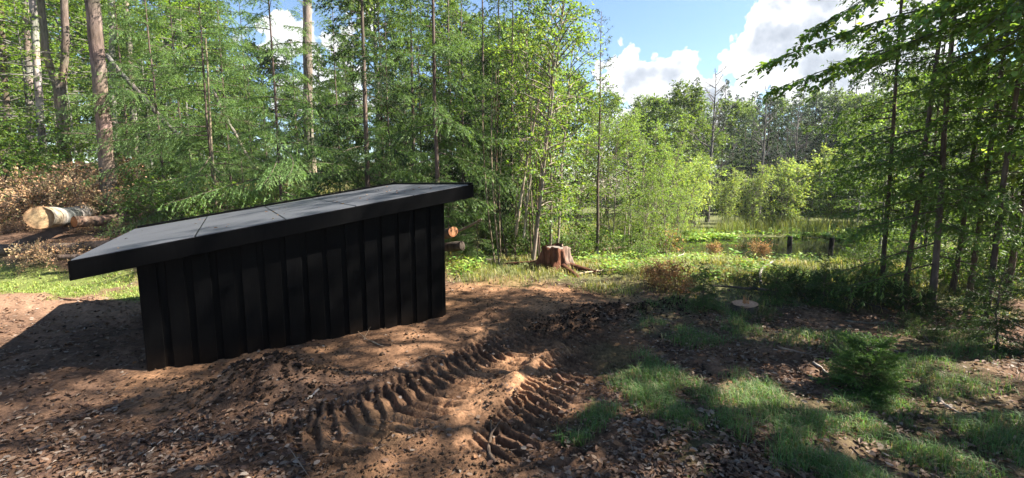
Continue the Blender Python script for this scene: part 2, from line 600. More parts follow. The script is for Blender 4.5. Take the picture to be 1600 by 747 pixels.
# ------------------------------------------------------------------ ground
def build_ground():
    fine = np.radians(np.concatenate([np.linspace(-66, -40, 90), np.linspace(-40, 36, 530)[1:], np.linspace(36, 66, 110)[1:]]))
    coarse = np.radians(np.linspace(66, 294, 46))[1:-1]
    th = np.concatenate([fine, coarse])
    r = np.concatenate([[0.02, 0.8, 1.6, 2.3, 2.8], np.geomspace(3.1, 8.0, 350), np.geomspace(8.0, 120.0, 110)[1:]])
    cy = -1.2
    TH, R = np.meshgrid(th, r)
    X = R * np.sin(TH)
    Y = cy + R * np.cos(TH)
    Z = height(X, Y)
    nr, nt_ = X.shape
    V = np.stack([X, Y, Z], -1).reshape(-1, 3)
    i = np.arange(nr - 1)[:, None] * nt_
    j = np.arange(nt_)[None]
    j2 = (j + 1) % nt_
    Fq = np.stack([i + j, i + j2, i + nt_ + j2, i + nt_ + j], -1).reshape(-1, 4)[:, ::-1]
    x, y = X.ravel(), Y.ravel()
    n1 = fbm(x * 2.2, y * 2.2, 101)[:, None]
    n2 = fbm(x * 9, y * 9, 103)[:, None]
    litter = np.array([0.12, 0.070, 0.044]) * (1 + 0.6 * n1 + 0.5 * n2)
    duff = np.array([0.036, 0.023, 0.016])
    k = sstep(-0.1, 0.35, fbm(x * 3.1, y * 3.1, 107))[:, None]
    c = litter * (1 - 0.6 * k) + duff * 0.6 * k
    sand = np.array([0.22, 0.120, 0.064]) * (1 + 0.35 * n1 + 0.3 * n2)
    soil = np.array([0.046, 0.026, 0.017])
    ks = sstep(-0.12, 0.28, fbm(x * 1.7 + 9, y * 1.7, 109))[:, None]
    sand = sand * (1 - 0.5 * ks) + soil * 0.5 * ks
    d = z_dirt(x, y)[:, None]
    c = c * (1 - d) + sand * d
    # strip of leaf ground left of the shed (below): sunlight put into its paler colour
    # moist darker soil turned up along the wheel ruts
    rut = np.exp(-(np.minimum(seg_dist(x, y, -0.9, 3.35, 0.3, 4.95), seg_dist(x, y, 0.0, 2.6, 0.75, 4.4)) / 0.16) ** 2) * sstep(-0.25, 0.2, fbm(x * 3, y * 3, 171))
    rut = np.maximum(rut, 0.9 * np.exp(-(seg_dist(x, y, 0.35, 4.5, 1.1, 4.9) / 0.35) ** 2) * sstep(-0.2, 0.25, fbm(x * 2.4, y * 2.4, 173)))
    rut = np.maximum(rut, 0.85 * np.exp(-(seg_dist(x, y, -2.3, 3.0, -1.0, 2.9) / 0.4) ** 2) * sstep(-0.2, 0.25, fbm(x * 2.8, y * 2.8, 177)))[:, None]
    c = c * (1 - 0.62 * rut) + 0.62 * rut * np.array([0.052, 0.031, 0.021])
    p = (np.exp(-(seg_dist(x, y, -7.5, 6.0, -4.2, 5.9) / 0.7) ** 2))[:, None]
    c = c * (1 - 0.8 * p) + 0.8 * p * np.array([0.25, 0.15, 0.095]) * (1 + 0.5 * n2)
    cl = (np.exp(-(seg_dist(x, y, 1.0, 5.35, 2.25, 5.75) / 0.25) ** 2) + 0.8 * np.exp(-(seg_dist(x, y, 0.35, 4.95, 0.8, 5.0) / 0.2) ** 2))[:, None]
    cl = np.clip(cl * (0.6 + 1.2 * n1), 0, 1)
    c = c * (1 - cl) + cl * np.array([0.042, 0.027, 0.018])
    ms = z_moss(x, y)[:, None]
    c = c * (1 - ms) + ms * np.array([0.12, 0.14, 0.04]) * (1 + 0.5 * n2)
    g = z_marsh(x, y)[:, None]
    c = c * (1 - 0.8 * g) + 0.8 * g * np.array([0.10, 0.115, 0.042]) * (1 + 0.4 * n1)
    lw = z_lawn(x, y)[:, None]
    c = c * (1 - 0.45 * lw) + 0.45 * lw * np.array([0.06, 0.075, 0.03])
    pdn = z_pond(x, y)
    mud = ((1 - sstep(1.0, 1.12, pdn)) * (x > 3))[:, None]
    c = c * (1 - mud) + mud * np.array([0.03, 0.028, 0.02])
    back = (sstep(10.5, 13, y) * sstep(-3, -5, x))[:, None]      # pale grassy glade up the slope
    c = c * (1 - back) + back * np.array([0.15, 0.135, 0.06]) * (1 + 0.5 * n1)
    fr = sstep(17, 26, np.hypot(x, y))[:, None]
    c = c * (1 - 0.6 * fr) + 0.6 * fr * np.array([0.09, 0.10, 0.04])
    me = make_mesh('ground', V, Fq, np.clip(c, 0.008, 0.8), smooth=True)
    o = link('ground', me, M_GROUND)
    o['kind'] = 'structure'


build_ground()

# pond water
def build_water():
    m, nt, p = new_mat('pond_water')
    p.inputs['Base Color'].default_value = (0.010, 0.011, 0.008, 1)
    p.inputs['Roughness'].default_value = 0.03
    p.inputs['IOR'].default_value = 1.33
    n = N(nt, 'ShaderNodeTexNoise')
    n.inputs['Scale'].default_value = 9
    tc = N(nt, 'ShaderNodeTexCoord')
    nt.links.new(tc.outputs['Object'], n.inputs['Vector'])
    b = N(nt, 'ShaderNodeBump')
    b.inputs['Strength'].default_value = 0.06
    b.inputs['Distance'].default_value = 0.02
    nt.links.new(n.outputs[0], b.inputs['Height'])
    nt.links.new(b.outputs[0], p.inputs['Normal'])
    th = np.linspace(0, 2 * math.pi, 49)[:-1]
    ring = np.stack([9.8 + 4.7 * np.cos(th), 15.0 + 2.75 * np.sin(th), np.full(48, WATER_Z)], 1)
    inner = np.stack([9.8 + 0.3 * np.cos(th), 15.0 + 0.2 * np.sin(th), np.full(48, WATER_Z)], 1)
    V = np.concatenate([ring, inner])
    j = np.arange(48)
    Fq = np.stack([j, (j + 1) % 48, 48 + (j + 1) % 48, 48 + j], 1)
    me = make_mesh('pond', V, Fq)
    Fc = [list(range(48, 96))]
    me2 = bpy.data.meshes.new('pond')
    me2.from_pydata([tuple(v) for v in V], [], [tuple(f) for f in Fq] + [tuple(Fc[0])])
    bpy.data.meshes.remove(me)
    o = link('pond', me2, m)
    o['kind'] = 'structure'


build_water()

# ------------------------------------------------------------------ the black shed
def build_shed():
    A = np.array([-3.2, 3.755])
    e2 = np.array([0.846, 0.533])
    e2 /= np.linalg.norm(e2)
    rz = math.atan2(e2[1], e2[0])
    root = empty('shed', (A[0], A[1], 0.0), rz)       # local x along the wall, local y into the depth
    tag(root, 'low black timber shed with sloping felt roof on bare soil', 'shed')
    LX, LY = 2.85, 2.55
    SL = 0.1676
    R0, R1 = -0.385, 3.155                # roof ends along x
    Y0, Y1 = -0.15, 2.75                  # roof edges in depth

    def zt(x):                            # top of roof
        return 1.007 + SL * (x - R0)
    # charred / black stained wood
    m, nt, p = new_mat('black_stained_wood')
    l = nt.links.new
    tc = N(nt, 'ShaderNodeTexCoord')
    mp = N(nt, 'ShaderNodeMapping')
    mp.inputs['Scale'].default_value = (9, 9, 1.1)
    l(tc.outputs['Object'], mp.inputs[0])
    oi = N(nt, 'ShaderNodeObjectInfo')
    ad = N(nt, 'ShaderNodeVectorMath', operation='ADD')
    sc = N(nt, 'ShaderNodeVectorMath', operation='SCALE')
    sc.inputs[0].default_value = (17, 31, 7)
    l(oi.outputs['Random'], sc.inputs['Scale'])
    l(mp.outputs[0], ad.inputs[0])
    l(sc.outputs[0], ad.inputs[1])
    w = N(nt, 'ShaderNodeTexWave')
    w.inputs['Scale'].default_value = 3.0
    w.inputs['Distortion'].default_value = 9.0
    w.inputs['Detail'].default_value = 3.0
    l(ad.outputs[0], w.inputs['Vector'])
    n = N(nt, 'ShaderNodeTexNoise')
    n.inputs['Scale'].default_value = 5
    n.inputs['Detail'].default_value = 8
    l(ad.outputs[0], n.inputs['Vector'])
    r = N(nt, 'ShaderNodeValToRGB')
    r.color_ramp.elements[0].color = (0.0008, 0.0008, 0.0010, 1)
    r.color_ramp.elements[1].color = (0.0027, 0.0026, 0.0026, 1)
    r.color_ramp.elements[0].position = 0.35
    r.color_ramp.elements[1].position = 0.8
    l(n.outputs[0], r.inputs[0])
    bv_ = N(nt, 'ShaderNodeMapRange')
    bv_.inputs[3].default_value = 0.7
    bv_.inputs[4].default_value = 1.35
    l(oi.outputs['Random'], bv_.inputs[0])
    vs = N(nt, 'ShaderNodeVectorMath', operation='SCALE')
    l(r.outputs[0], vs.inputs[0])
    l(bv_.outputs[0], vs.inputs['Scale'])
    sx = N(nt, 'ShaderNodeSeparateXYZ')            # soil splashed on the foot of the boards
    l(tc.outputs['Object'], sx.inputs[0])
    n3 = N(nt, 'ShaderNodeTexNoise')
    n3.inputs['Scale'].default_value = 26
    n3.inputs['Detail'].default_value = 5
    l(tc.outputs['Object'], n3.inputs['Vector'])
    mz = N(nt, 'ShaderNodeMapRange')
    mz.inputs[1].default_value = 0.0
    mz.inputs[2].default_value = 0.17
    mz.inputs[3].default_value = 0.34
    mz.inputs[4].default_value = 0.0
    l(sx.outputs['Z'], mz.inputs[0])
    ml = N(nt, 'ShaderNodeMath', operation='MULTIPLY')
    l(mz.outputs[0], ml.inputs[0])
    l(n3.outputs[0], ml.inputs[1])
    mm = N(nt, 'ShaderNodeMixRGB')
    l(ml.outputs[0], mm.inputs[0])
    l(vs.outputs[0], mm.inputs[1])
    mm.inputs[2].default_value = (0.035, 0.022, 0.014, 1)
    l(mm.outputs[0], p.inputs['Base Color'])
    p.inputs['Roughness'].default_value = 0.5
    p.inputs['Specular IOR Level'].default_value = 0.06
    b = N(nt, 'ShaderNodeBump')
    b.inputs['Strength'].default_value = 0.22
    b.inputs['Distance'].default_value = 0.002
    l(w.outputs[0], b.inputs['Height'])
    l(b.outputs[0], p.inputs['Normal'])
    MW = m
    # mineral felt
    m, nt, p = new_mat('roofing_felt')
    l = nt.links.new
    tc = N(nt, 'ShaderNodeTexCoord')
    n = N(nt, 'ShaderNodeTexNoise')
    n.inputs['Scale'].default_value = 220
    n.inputs['Detail'].default_value = 3
    l(tc.outputs['Object'], n.inputs['Vector'])
    n2 = N(nt, 'ShaderNodeTexNoise')
    n2.inputs['Scale'].default_value = 2.2
    n2.inputs['Detail'].default_value = 6
    l(tc.outputs['Object'], n2.inputs['Vector'])
    mu = N(nt, 'ShaderNodeMath', operation='ADD')
    l(n.outputs[0], mu.inputs[0])
    l(n2.outputs[0], mu.inputs[1])
    r = N(nt, 'ShaderNodeValToRGB')
    r.color_ramp.elements[0].position = 0.6
    r.color_ramp.elements[1].position = 1.35
    r.color_ramp.elements[0].color = (0.028, 0.030, 0.035, 1)
    r.color_ramp.elements[1].color = (0.058, 0.061, 0.069, 1)
    l(mu.outputs[0], r.inputs[0])
    l(r.outputs[0], p.inputs['Base Color'])
    p.inputs['Roughness'].default_value = 0.6
    p.inputs['Specular IOR Level'].default_value = 0.45
    b = N(nt, 'ShaderNodeBump')
    b.inputs['Strength'].default_value = 0.35
    b.inputs['Distance'].default_value = 0.003
    l(n.outputs[0], b.inputs['Height'])
    l(b.outputs[0], p.inputs['Normal'])
    MF = m

    def prism(name, corners_bottom, corners_top, mat):
        """8 corner solid: bottom ring, top ring, with eased edges"""
        me = bpy.data.meshes.new(name)
        v = [tuple(c) for c in corners_bottom + corners_top]
        me.from_pydata(v, [], [(3, 2, 1, 0), (4, 5, 6, 7), (0, 1, 5, 4), (1, 2, 6, 5), (2, 3, 7, 6), (3, 0, 4, 7)])
        me.update()
        o = link(name, me, mat, root)
        bv = o.modifiers.new('ease', 'BEVEL')
        bv.width = 0.004
        bv.segments = 1
        return o

    def wall_prism(name, x0, x1, y0, y1, zb, dz, mat):
        """vertical board whose top follows the roof"""
        return prism(name, [(x0, y0, zb), (x1, y0, zb), (x1, y1, zb), (x0, y1, zb)],
                     [(x0, y0, zt(x0) - dz), (x1, y0, zt(x1) - dz), (x1, y1, zt(x1) - dz), (x0, y1, zt(x0) - dz)], mat)
    zb = -0.12
    wall_prism('wall_core', 0.03, LX - 0.03, 0.045, LY - 0.045, zb, 0.135, MW)
    rng = np.random.default_rng(3)
    per = 0.19
    nb = 15
    for face in (0, 1):                    # long walls
        for k in range(nb):
            x0 = k * per + 0.0
            w_ = 0.137 + rng.uniform(-0.006, 0.006)
            j = rng.uniform(-0.003, 0.003)
            zz = zb + rng.uniform(0, 0.02)
            if face == 0:
                if k > 0:
                    wall_prism('under_board', x0 - 0.068, x0 + 0.012, 0.023, 0.042, zz, 0.13, MW)
                wall_prism('board', x0 + 0.003, min(x0 + w_ + 0.003, LX), j, j + 0.021, zz, 0.12, MW)
            else:
                if k > 0:
                    wall_prism('under_board', x0 - 0.068, x0 + 0.012, LY - 0.042, LY - 0.023, zz, 0.13, MW)
                wall_prism('board', x0 + 0.003, min(x0 + w_ + 0.003, LX), LY - 0.021 - j, LY - j, zz, 0.12, MW)
    wall_prism('board', nb * per - 0.045, LX, 0.024, 0.0425, zb, 0.128, MW)
    for k in range(13):                    # short walls
        y0 = 0.05 + k * 0.188
        for xx0, xx1 in ((-0.002, 0.019), (LX - 0.019, LX + 0.002)):
            wall_prism('board', xx0, xx1, y0, y0 + 0.16, zb + 0.01, 0.13, MW)
    # roof deck and fascias
    def slab(name, x0, x1, y0, y1, top, bot, mat):
        return prism(name, [(x0, y0, zt(x0) - bot), (x1, y0, zt(x1) - bot), (x1, y1, zt(x1) - bot), (x0, y1, zt(x0) - bot)],
                     [(x0, y0, zt(x0) - top), (x1, y0, zt(x1) - top), (x1, y1, zt(x1) - top), (x0, y1, zt(x0) - top)], mat)
    slab('roof_deck', R0 + 0.03, R1 - 0.03, Y0 + 0.03, Y1 - 0.03, 0.022, 0.05, MW)
    slab('fascia_board', R0, R1, Y0, Y0 + 0.024, 0.003, 0.158, MW)
    slab('fascia_board', R0, R1, Y1 - 0.024, Y1, 0.003, 0.158, MW)
    slab('fascia_board', R0, R0 + 0.024, Y0 + 0.026, Y1 - 0.026, 0.004, 0.155, MW)
    slab('fascia_board', R1 - 0.024, R1, Y0 + 0.026, Y1 - 0.026, 0.004, 0.155, MW)
    for k in range(6):
        x0 = -0.1 + k * 0.58
        slab('rafter', x0, x0 + 0.05, Y0 + 0.03, Y1 - 0.03, 0.052, 0.13, MW)
    # felt sheets, seams across the slope
    seams = [R0 + 0.012, 0.435, 1.15, 1.80, 2.42, R1 - 0.06]
    for k in range(5):
        d = 0.0015 * (k % 2)
        slab('felt_sheet', seams[k] + 0.004, seams[k + 1] - 0.004, Y0 + 0.014, Y1 - 0.02, -0.004 - d, 0.0185, MF)
        if k:
            slab('felt_seam', seams[k] - 0.012, seams[k] + 0.012, Y0 + 0.02, Y1 - 0.03, -0.0025, 0.017, MW)
    slab('edge_strip', R0 + 0.05, R1, Y1 - 0.05, Y1 - 0.002, -0.035, -0.008, MW)
    slab('edge_strip', R1 - 0.055, R1 - 0.004, Y0 + 0.004, Y1 - 0.052, -0.022, 0.0, MW)


build_shed()

# ------------------------------------------------------------------ vegetation builders
def unit(v):
    return v / (np.linalg.norm(v, axis=-1, keepdims=True) + 1e-9)


def bez(p0, p1, p2, k):
    t = np.linspace(0, 1, k)[:, None]
    return (1 - t) ** 2 * np.asarray(p0, float) + 2 * t * (1 - t) * np.asarray(p1, float) + t * t * np.asarray(p2, float)


def shade(rng, n, col, var=0.25, warm=0.12):
    c = np.asarray(col, float)[None] * (1 + var * rng.normal(0, 1, (n, 1)).clip(-2, 2))
    c = c * (1 + warm * rng.normal(0, 1, (n, 3)).clip(-2, 2) * np.array([1.0, 0.2, 0.8]))
    return c.clip(0.004, 0.7)


def trunk_path(rng, H, lean=(0, 0), wob=0.04, k=12):
    z = np.linspace(-0.15, H, k)
    t = z / H
    wx = np.cumsum(rng.normal(0, wob, k)) * 0.35
    wy = np.cumsum(rng.normal(0, wob, k)) * 0.35
    return np.stack([lean[0] * t * H + wx - wx[0], lean[1] * t * H + wy - wy[0], z], 1)


def path_at(P, z):
    return np.array([np.interp(z, P[:, 2], P[:, 0]), np.interp(z, P[:, 2], P[:, 1]), z])


def needles_on(rng, mb, S_, D_, L_, step, tl, tw, col, tipcol, cards=2, sag=0.25, fuzz=0.62):
    k = np.maximum(2, (L_ / step).astype(int))
    idx = np.repeat(np.arange(len(S_)), k)
    s = rng.random(len(idx))
    p = S_[idx] + D_[idx] * (L_[idx] * s)[:, None]
    p[:, 2] -= sag * L_[idx] * s * s
    for _ in range(cards):
        d = unit(D_[idx] * 0.75 + rng.normal(0, fuzz, p.shape) - np.array([0, 0, 0.12 + 1.2 * sag]) * s[:, None])
        nrm = rng.normal(0, 1, p.shape) * 0.6 + np.array([0, 0, 1.0])
        mixk = (s * rng.random(len(s)))[:, None]
        c = shade(rng, len(s), (1, 1, 1), 0.22, 0.10) * (np.asarray(col) * (1 - mixk) + np.asarray(tipcol) * mixk)
        mb.cards(p, d, nrm, tl * rng.uniform(0.6, 1.3, len(p)), tw, c)


def conifer(seed, H, L, z0, r0, nb, droop=0.35, up=0.25, step=0.022, tl=0.06, tw=0.019, col=(0.05, 0.09, 0.03), tipcol=(0.10, 0.16, 0.045),
            bark=(0.10, 0.075, 0.06), lean=(0, 0), zc=None, dead=0, power=0.75, sub=0.07, cards=2, blen=0.36, extra=None, pend=0.45, sag=0.25, fuzz=0.62):
    rng = np.random.default_rng(seed)
    wood, fol = MB(), MB()
    P = trunk_path(rng, H, lean, 0.03)
    rad = np.interp(P[:, 2], [-.2, 0, .3, H], [r0 * 1.35, r0 * 1.2, r0, r0 * 0.12])
    wood.tube(P, rad, 8, shade(rng, len(P), bark, 0.18, 0.05), 0.08, rng)
    zz = z0 + (H - z0) * (np.arange(nb) + rng.random(nb)) / nb
    S_, D_, L_ = [], [], []
    specs = [(z, rng.uniform(0, 2 * math.pi), (L * ((H - z) / (H - z0)) ** power * rng.uniform(0.55, 1.1) + 0.12)) for z in zz]
    if extra:
        specs += extra
    for z, az, ln in specs:
        o = np.array([math.cos(az), math.sin(az), 0])
        rel = max(0.0, (z - z0) / (H - z0))
        a = -0.15 + 0.75 * rel ** 1.4 + rng.normal(0, 0.1)
        t = np.linspace(0, 1, 7)
        b = path_at(P, z)[None] + o[None] * (ln * t)[:, None]
        b[:, 2] += ln * (a * t - droop * t * t + up * t ** 3)
        wv = rng.normal(0, 0.05 * ln)
        b += np.outer(np.sin(t * 3) * wv, [-o[1], o[0], 0])
        wood.tube(b, np.interp(t, [0, 1], [0.003 + 0.006 * ln, 0.0015]), 4, np.asarray(bark) * 0.9)
        n = max(4, int(ln / sub))
        tt = (np.arange(n) + rng.random(n)) / n * 0.9 + 0.1
        side = np.where(np.arange(n) % 2 == 0, 1.0, -1.0)
        pos = np.stack([np.interp(tt, t, b[:, i]) for i in range(3)], 1)
        tg = unit(np.stack([np.interp(tt, t, np.gradient(b[:, i])) for i in range(3)], 1))
        sd = np.cross(tg, [0, 0, 1.0])
        d = unit(tg * 0.75 + sd * (side * rng.uniform(0.5, 1.1, n))[:, None] + np.array([0, 0, -1]) * rng.uniform(-0.05, pend, n)[:, None])
        ll = (blen * ln * (1.05 - tt) * rng.uniform(0.5, 1.15, n) + 0.07)
        S_.append(pos)
        D_.append(d)
        L_.append(ll)
        S_.append(b[3:5])
        D_.append(unit(b[5:7] - b[3:5]))
        L_.append(np.linalg.norm(b[5:7] - b[3:5], axis=1))
    S_, D_, L_ = np.concatenate(S_), np.concatenate(D_), np.concatenate(L_)
    e_ = S_ + D_ * L_[:, None] - np.array([0, 0, 1]) * (0.22 * L_)[:, None]
    fol.cards(S_, e_ - S_, np.tile([0, 0, 1.0], (len(S_), 1)), np.linalg.norm(e_ - S_, axis=1), 0.006, np.asarray(bark) * 0.8)
    needles_on(rng, fol, S_, D_, L_, step, tl, tw, col, tipcol, cards, sag, fuzz)
    for i in range(dead):                                     # dry twigs low on the stem
        z = rng.uniform(0.3, z0 + 0.35 * (H - z0))
        az = rng.uniform(0, 6.3)
        ln = rng.uniform(0.25, 0.8)
        p = path_at(P, z)
        o = np.array([math.cos(az), math.sin(az), rng.uniform(-0.35, 0.15)])
        wood.tube(bez(p, p + o * ln * .5, p + o * ln + [0, 0, -0.1 * ln], 4), [0.006, 0.005, 0.004, 0.002], 3, (0.10, 0.085, 0.07))
    return wood.mesh('trunk', True), fol.mesh('crown')


def leaves_on(rng, mb, S_, D_, L_, per, leaf, col, flat=0.6, wr=0.62, droop=0.2, var=0.25, oval=False):
    idx = np.repeat(np.arange(len(S_)), per)
    n = len(idx)
    s = rng.uniform(0.1, 1.05, n)
    p = S_[idx] + D_[idx] * (L_[idx] * s)[:, None]
    p[:, 2] -= droop * L_[idx] * s * s
    d = unit(D_[idx] * 0.7 + rng.normal(0, 0.65, (n, 3)) * np.array([1, 1, 1 - 0.6 * flat]) - np.array([0, 0, 0.25]))
    nrm = rng.normal(0, 1, (n, 3)) * (1 - flat) + np.array([0, 0, 1.0])
    ln = leaf * rng.uniform(0.6, 1.25, n)
    (mb.ovals if oval else mb.cards)(p, d, nrm, ln, ln * wr, shade(rng, n, col, var, 0.12), 0.12)


def broadleaf(seed, H, z0, spread, r0, limbs, twigs, per, leaf, col, flat=0.5, bark=(0.14, 0.12, 0.10), lean=(0, 0), rise=0.6, stems=1,
              shape='oval', wob=0.05, tlen=0.35, var=0.25, fork=None, wr=0.62, twigwood=True, droop=0.2):
    rng = np.random.default_rng(seed)
    wood, fol = MB(), MB()
    S_, D_, L_ = [], [], []
    for st in range(stems):
        ln_ = (lean[0] + (rng.normal(0, 0.10) if stems > 1 else 0), lean[1] + (rng.normal(0, 0.10) if stems > 1 else 0))
        Hs = H * (rng.uniform(0.75, 1.0) if stems > 1 else 1)
        P = trunk_path(rng, Hs, ln_, wob)
        if stems > 1:
            P = P + np.array([rng.normal(0, 0.12), rng.normal(0, 0.12), 0])
        rad = np.interp(P[:, 2], [-.2, 0, .35, Hs], [r0 * 1.5, r0 * 1.3, r0, r0 * 0.10])
        wood.tube(P, rad, 9 if r0 > 0.1 else 6, shade(rng, len(P), bark, 0.15, 0.04), 0.08, rng)
        for i in range(limbs):
            u = (i + rng.random()) / limbs
            z = z0 + (Hs - z0) * u ** 0.9
            if shape == 'oval':
                prof = math.sin(math.pi * (0.12 + 0.84 * u)) ** 0.8
            elif shape == 'cone':
                prof = (1 - u) ** 0.8 + 0.12
            else:
                prof = 0.35 + 0.65 * math.sin(math.pi * (0.3 + 0.7 * u))
            ln = spread * prof * rng.uniform(0.55, 1.15) + 0.1
            az = rng.uniform(0, 2 * math.pi)
            pt = rise * rng.uniform(0.5, 1.3) * (0.6 + 0.6 * u)
            o = np.array([math.cos(az) * math.cos(pt), math.sin(az) * math.cos(pt), math.sin(pt)])
            p = path_at(P, z)
            b = bez(p, p + o * ln * 0.55, p + o * ln + np.array([0, 0, -droop * ln * 1.2]) + rng.normal(0, 0.08 * ln, 3), 6)
            wood.tube(b, np.interp(np.arange(6), [0, 5], [min(0.5 * r0, 0.006 + 0.012 * ln), 0.003]), 4, np.asarray(bark) * 0.9)
            t = np.linspace(0, 1, 6)
            tt = rng.uniform(0.2, 1.0, twigs)
            pos = np.stack([np.interp(tt, t, b[:, k]) for k in range(3)], 1)
            tg = unit(b[-1] - b[0])
            d = unit(tg[None] * 0.6 + rng.normal(0, 0.7, (twigs, 3)) * np.array([1, 1, 0.45 if flat > 0.5 else 0.8]))
            S_.append(pos)
            D_.append(d)
            L_.append(tlen * rng.uniform(0.5, 1.3, twigs))
    S_, D_, L_ = np.concatenate(S_), np.concatenate(D_), np.concatenate(L_)
    if twigwood:
        e_ = S_ + D_ * L_[:, None] - np.array([0, 0, 1]) * (droop * L_)[:, None]
        wood.cards(S_, e_ - S_, np.tile([0.2, 0.1, 1.0], (len(S_), 1)), np.linalg.norm(e_ - S_, axis=1), 0.008, np.asarray(bark) * 0.85)
    if per:
        leaves_on(rng, fol, S_, D_, L_, per, leaf, col, flat, wr, droop, var)
    return wood.mesh('trunk', True), (fol.mesh('crown') if per else None)


def dead_tree(seed, H, r0, bark=(0.13, 0.115, 0.105), limbs=26, spread=1.6, z0=1.5, lean=(0, 0)):
    rng = np.random.default_rng(seed)
    wood = MB()
    P = trunk_path(rng, H, lean, 0.05)
    wood.tube(P, np.interp(P[:, 2], [-.2, H], [r0 * 1.2, r0 * 0.08]), 7, bark)
    for i in range(limbs):
        u = (i + rng.random()) / limbs
        p = path_at(P, z0 + (H - z0) * u)
        az = rng.uniform(0, 6.3)
        pt = rng.uniform(0.2, 1.0)
        ln = spread * (1.05 - u * 0.75) * rng.uniform(0.5, 1.1)
        o = np.array([math.cos(az) * math.cos(pt), math.sin(az) * math.cos(pt), math.sin(pt)])
        b = bez(p, p + o * ln * 0.6, p + o * ln + [0, 0, 0.2 * ln], 6)
        wood.tube(b, np.linspace(0.018 * ln + 0.014, 0.008, 6), 4, bark)
        for _ in range(7):
            q = b[rng.integers(1, 6)]
            d = unit(o + rng.normal(0, 0.6, 3))
            l2 = ln * rng.uniform(0.2, 0.5)
            wood.tube(bez(q, q + d * l2 * .5, q + d * l2 + [0, 0, .1 * l2], 4), [0.014, 0.012, 0.010, 0.007], 3, bark)
    return wood.mesh('trunk', True), None


class Kind:
    """one built tree shape, planted any number of times"""

    def __init__(self, name, meshes, lm, cat='tree'):
        self.name, (self.w, self.c), self.lm, self.cat = name, meshes, lm, cat
        self.w.materials.append(M_BARK)
        if self.c:
            self.c.materials.append(lm)

    def plant(self, x, y, rz, s, label, group, sz=None, z=None, tilt=None):
        if z is None:
            z = float(macro(np.array([x], float), np.array([y], float))[0]) - 0.02
        e = empty(self.name, (x, y, z), rz)
        if tilt:
            e.rotation_euler = (tilt[0], tilt[1], rz)
        e.scale = (s, s, sz or s)
        tag(e, label, self.cat, group)
        t = bpy.data.objects.new('trunk', self.w)
        t.parent = e
        COL.objects.link(t)
        if self.c:
            c = bpy.data.objects.new('crown', self.c)
            c.parent = e
            COL.objects.link(c)
        return e


def X(px, Y):
    return (px - 800.0) / 705.0 * Y


LARCH_C, LARCH_T = (0.135, 0.255, 0.075), (0.33, 0.49, 0.16)
DARK_C, DARK_T = (0.045, 0.088, 0.034), (0.085, 0.155, 0.052)
larch = [Kind('larch', conifer(11 + i, 7.0, 2.1, 0.15, 0.034, 66, 0.50, 0.25, col=LARCH_C, tipcol=LARCH_T, dead=4, step=0.013, tl=0.058, tw=0.0085, pend=0.25, blen=0.34, sub=0.05, sag=0.55, fuzz=0.36), M_NEEDLE) for i in range(3)]
larch_dark = [Kind('larch', conifer(31 + i, 8.5, 1.55, 0.7, 0.06, 74, 0.5, 0.25, col=DARK_C, tipcol=DARK_T, dead=14, step=0.020, pend=0.4, sag=0.5, fuzz=0.42), M_NEEDLE) for i in range(2)]
thin_larch = Kind('larch', conifer(41, 6.4, 0.75, 2.2, 0.045, 52, 0.1, 0.2, col=(0.06, 0.095, 0.04), tipcol=(0.10, 0.15, 0.06), dead=18, step=0.05, power=0.6), M_NEEDLE)
spray_larch = Kind('larch', conifer(43, 8.5, 1.25, 2.4, 0.045, 50, 0.4, 0.3, col=LARCH_C, tipcol=LARCH_T, dead=16, step=0.012, tl=0.058, tw=0.009, pend=0.2, sub=0.045, sag=0.5, fuzz=0.38, blen=0.42,
                                    extra=[(1.55, -0.25, 1.05), (1.25, 0.35, 0.9), (2.2, 0.15, 1.55), (2.75, 0.1, 1.45), (1.75, -1.1, 0.9), (2.1, 3.3, 0.9)]), M_NEEDLE)
pole_con = [Kind('pole_conifer', conifer(51 + i, 8.5, 1.35, 0.5 + 0.4 * i, 0.036, 56, 0.30, 0.25, col=(0.11, 0.20, 0.05), tipcol=(0.23, 0.35, 0.09),
                                         dead=7, step=0.024, lean=(0.03, 0.0), tl=0.06, tw=0.017, sub=0.06, pend=0.4, sag=0.4, fuzz=0.45), M_NEEDLE) for i in range(3)]
birch = [Kind('birch_sapling', broadleaf(61 + i, 6.6, 0.9, 1.15, 0.035, 34, 11, 8, 0.062, (0.17, 0.26, 0.065), 0.3, (0.23, 0.19, 0.15), stems=2, rise=0.9,
                                         shape='oval', droop=0.3), M_LEAF) for i in range(3)]
willow = [Kind('willow_shrub', broadleaf(71 + i, 3.0, 0.25, 1.0, 0.025, 22, 9, 9, 0.085, (0.25, 0.33, 0.11), 0.3, (0.2, 0.17, 0.13), stems=4, rise=0.9, wr=0.4), M_LEAF) for i in range(2)]
beech = [Kind('young_beech', broadleaf(81 + i, 6.5, 0.5, 2.0, 0.05, 44, 13, 9, 0.085, (0.14, 0.23, 0.045), 0.85, (0.16, 0.15, 0.13), rise=0.35, shape='oval', tlen=0.42), M_LEAF) for i in range(3)]
bigtree = [Kind('forest_tree', broadleaf(91 + i, 9.5, 1.0, 3.0, 0.12, 80, 18, 14, 0.145, (0.115, 0.175, 0.055), 0.5, (0.13, 0.12, 0.10), rise=0.6, shape='oval', tlen=0.7), M_LEAF) for i in range(3)]
darkfar = [Kind('forest_tree', conifer(101 + i, 10, 2.3, 0.2, 0.12, 90, 0.35, 0.2, step=0.036, tl=0.17, tw=0.06, col=(0.035, 0.068, 0.034), tipcol=(0.06, 0.105, 0.045), sub=0.13), M_NEEDLE) for i in range(2)]
dead = [Kind('dead_tree', dead_tree(111 + i, 10, 0.14, limbs=38, spread=2.4), None) for i in range(2)]

rp = np.random.default_rng(99)

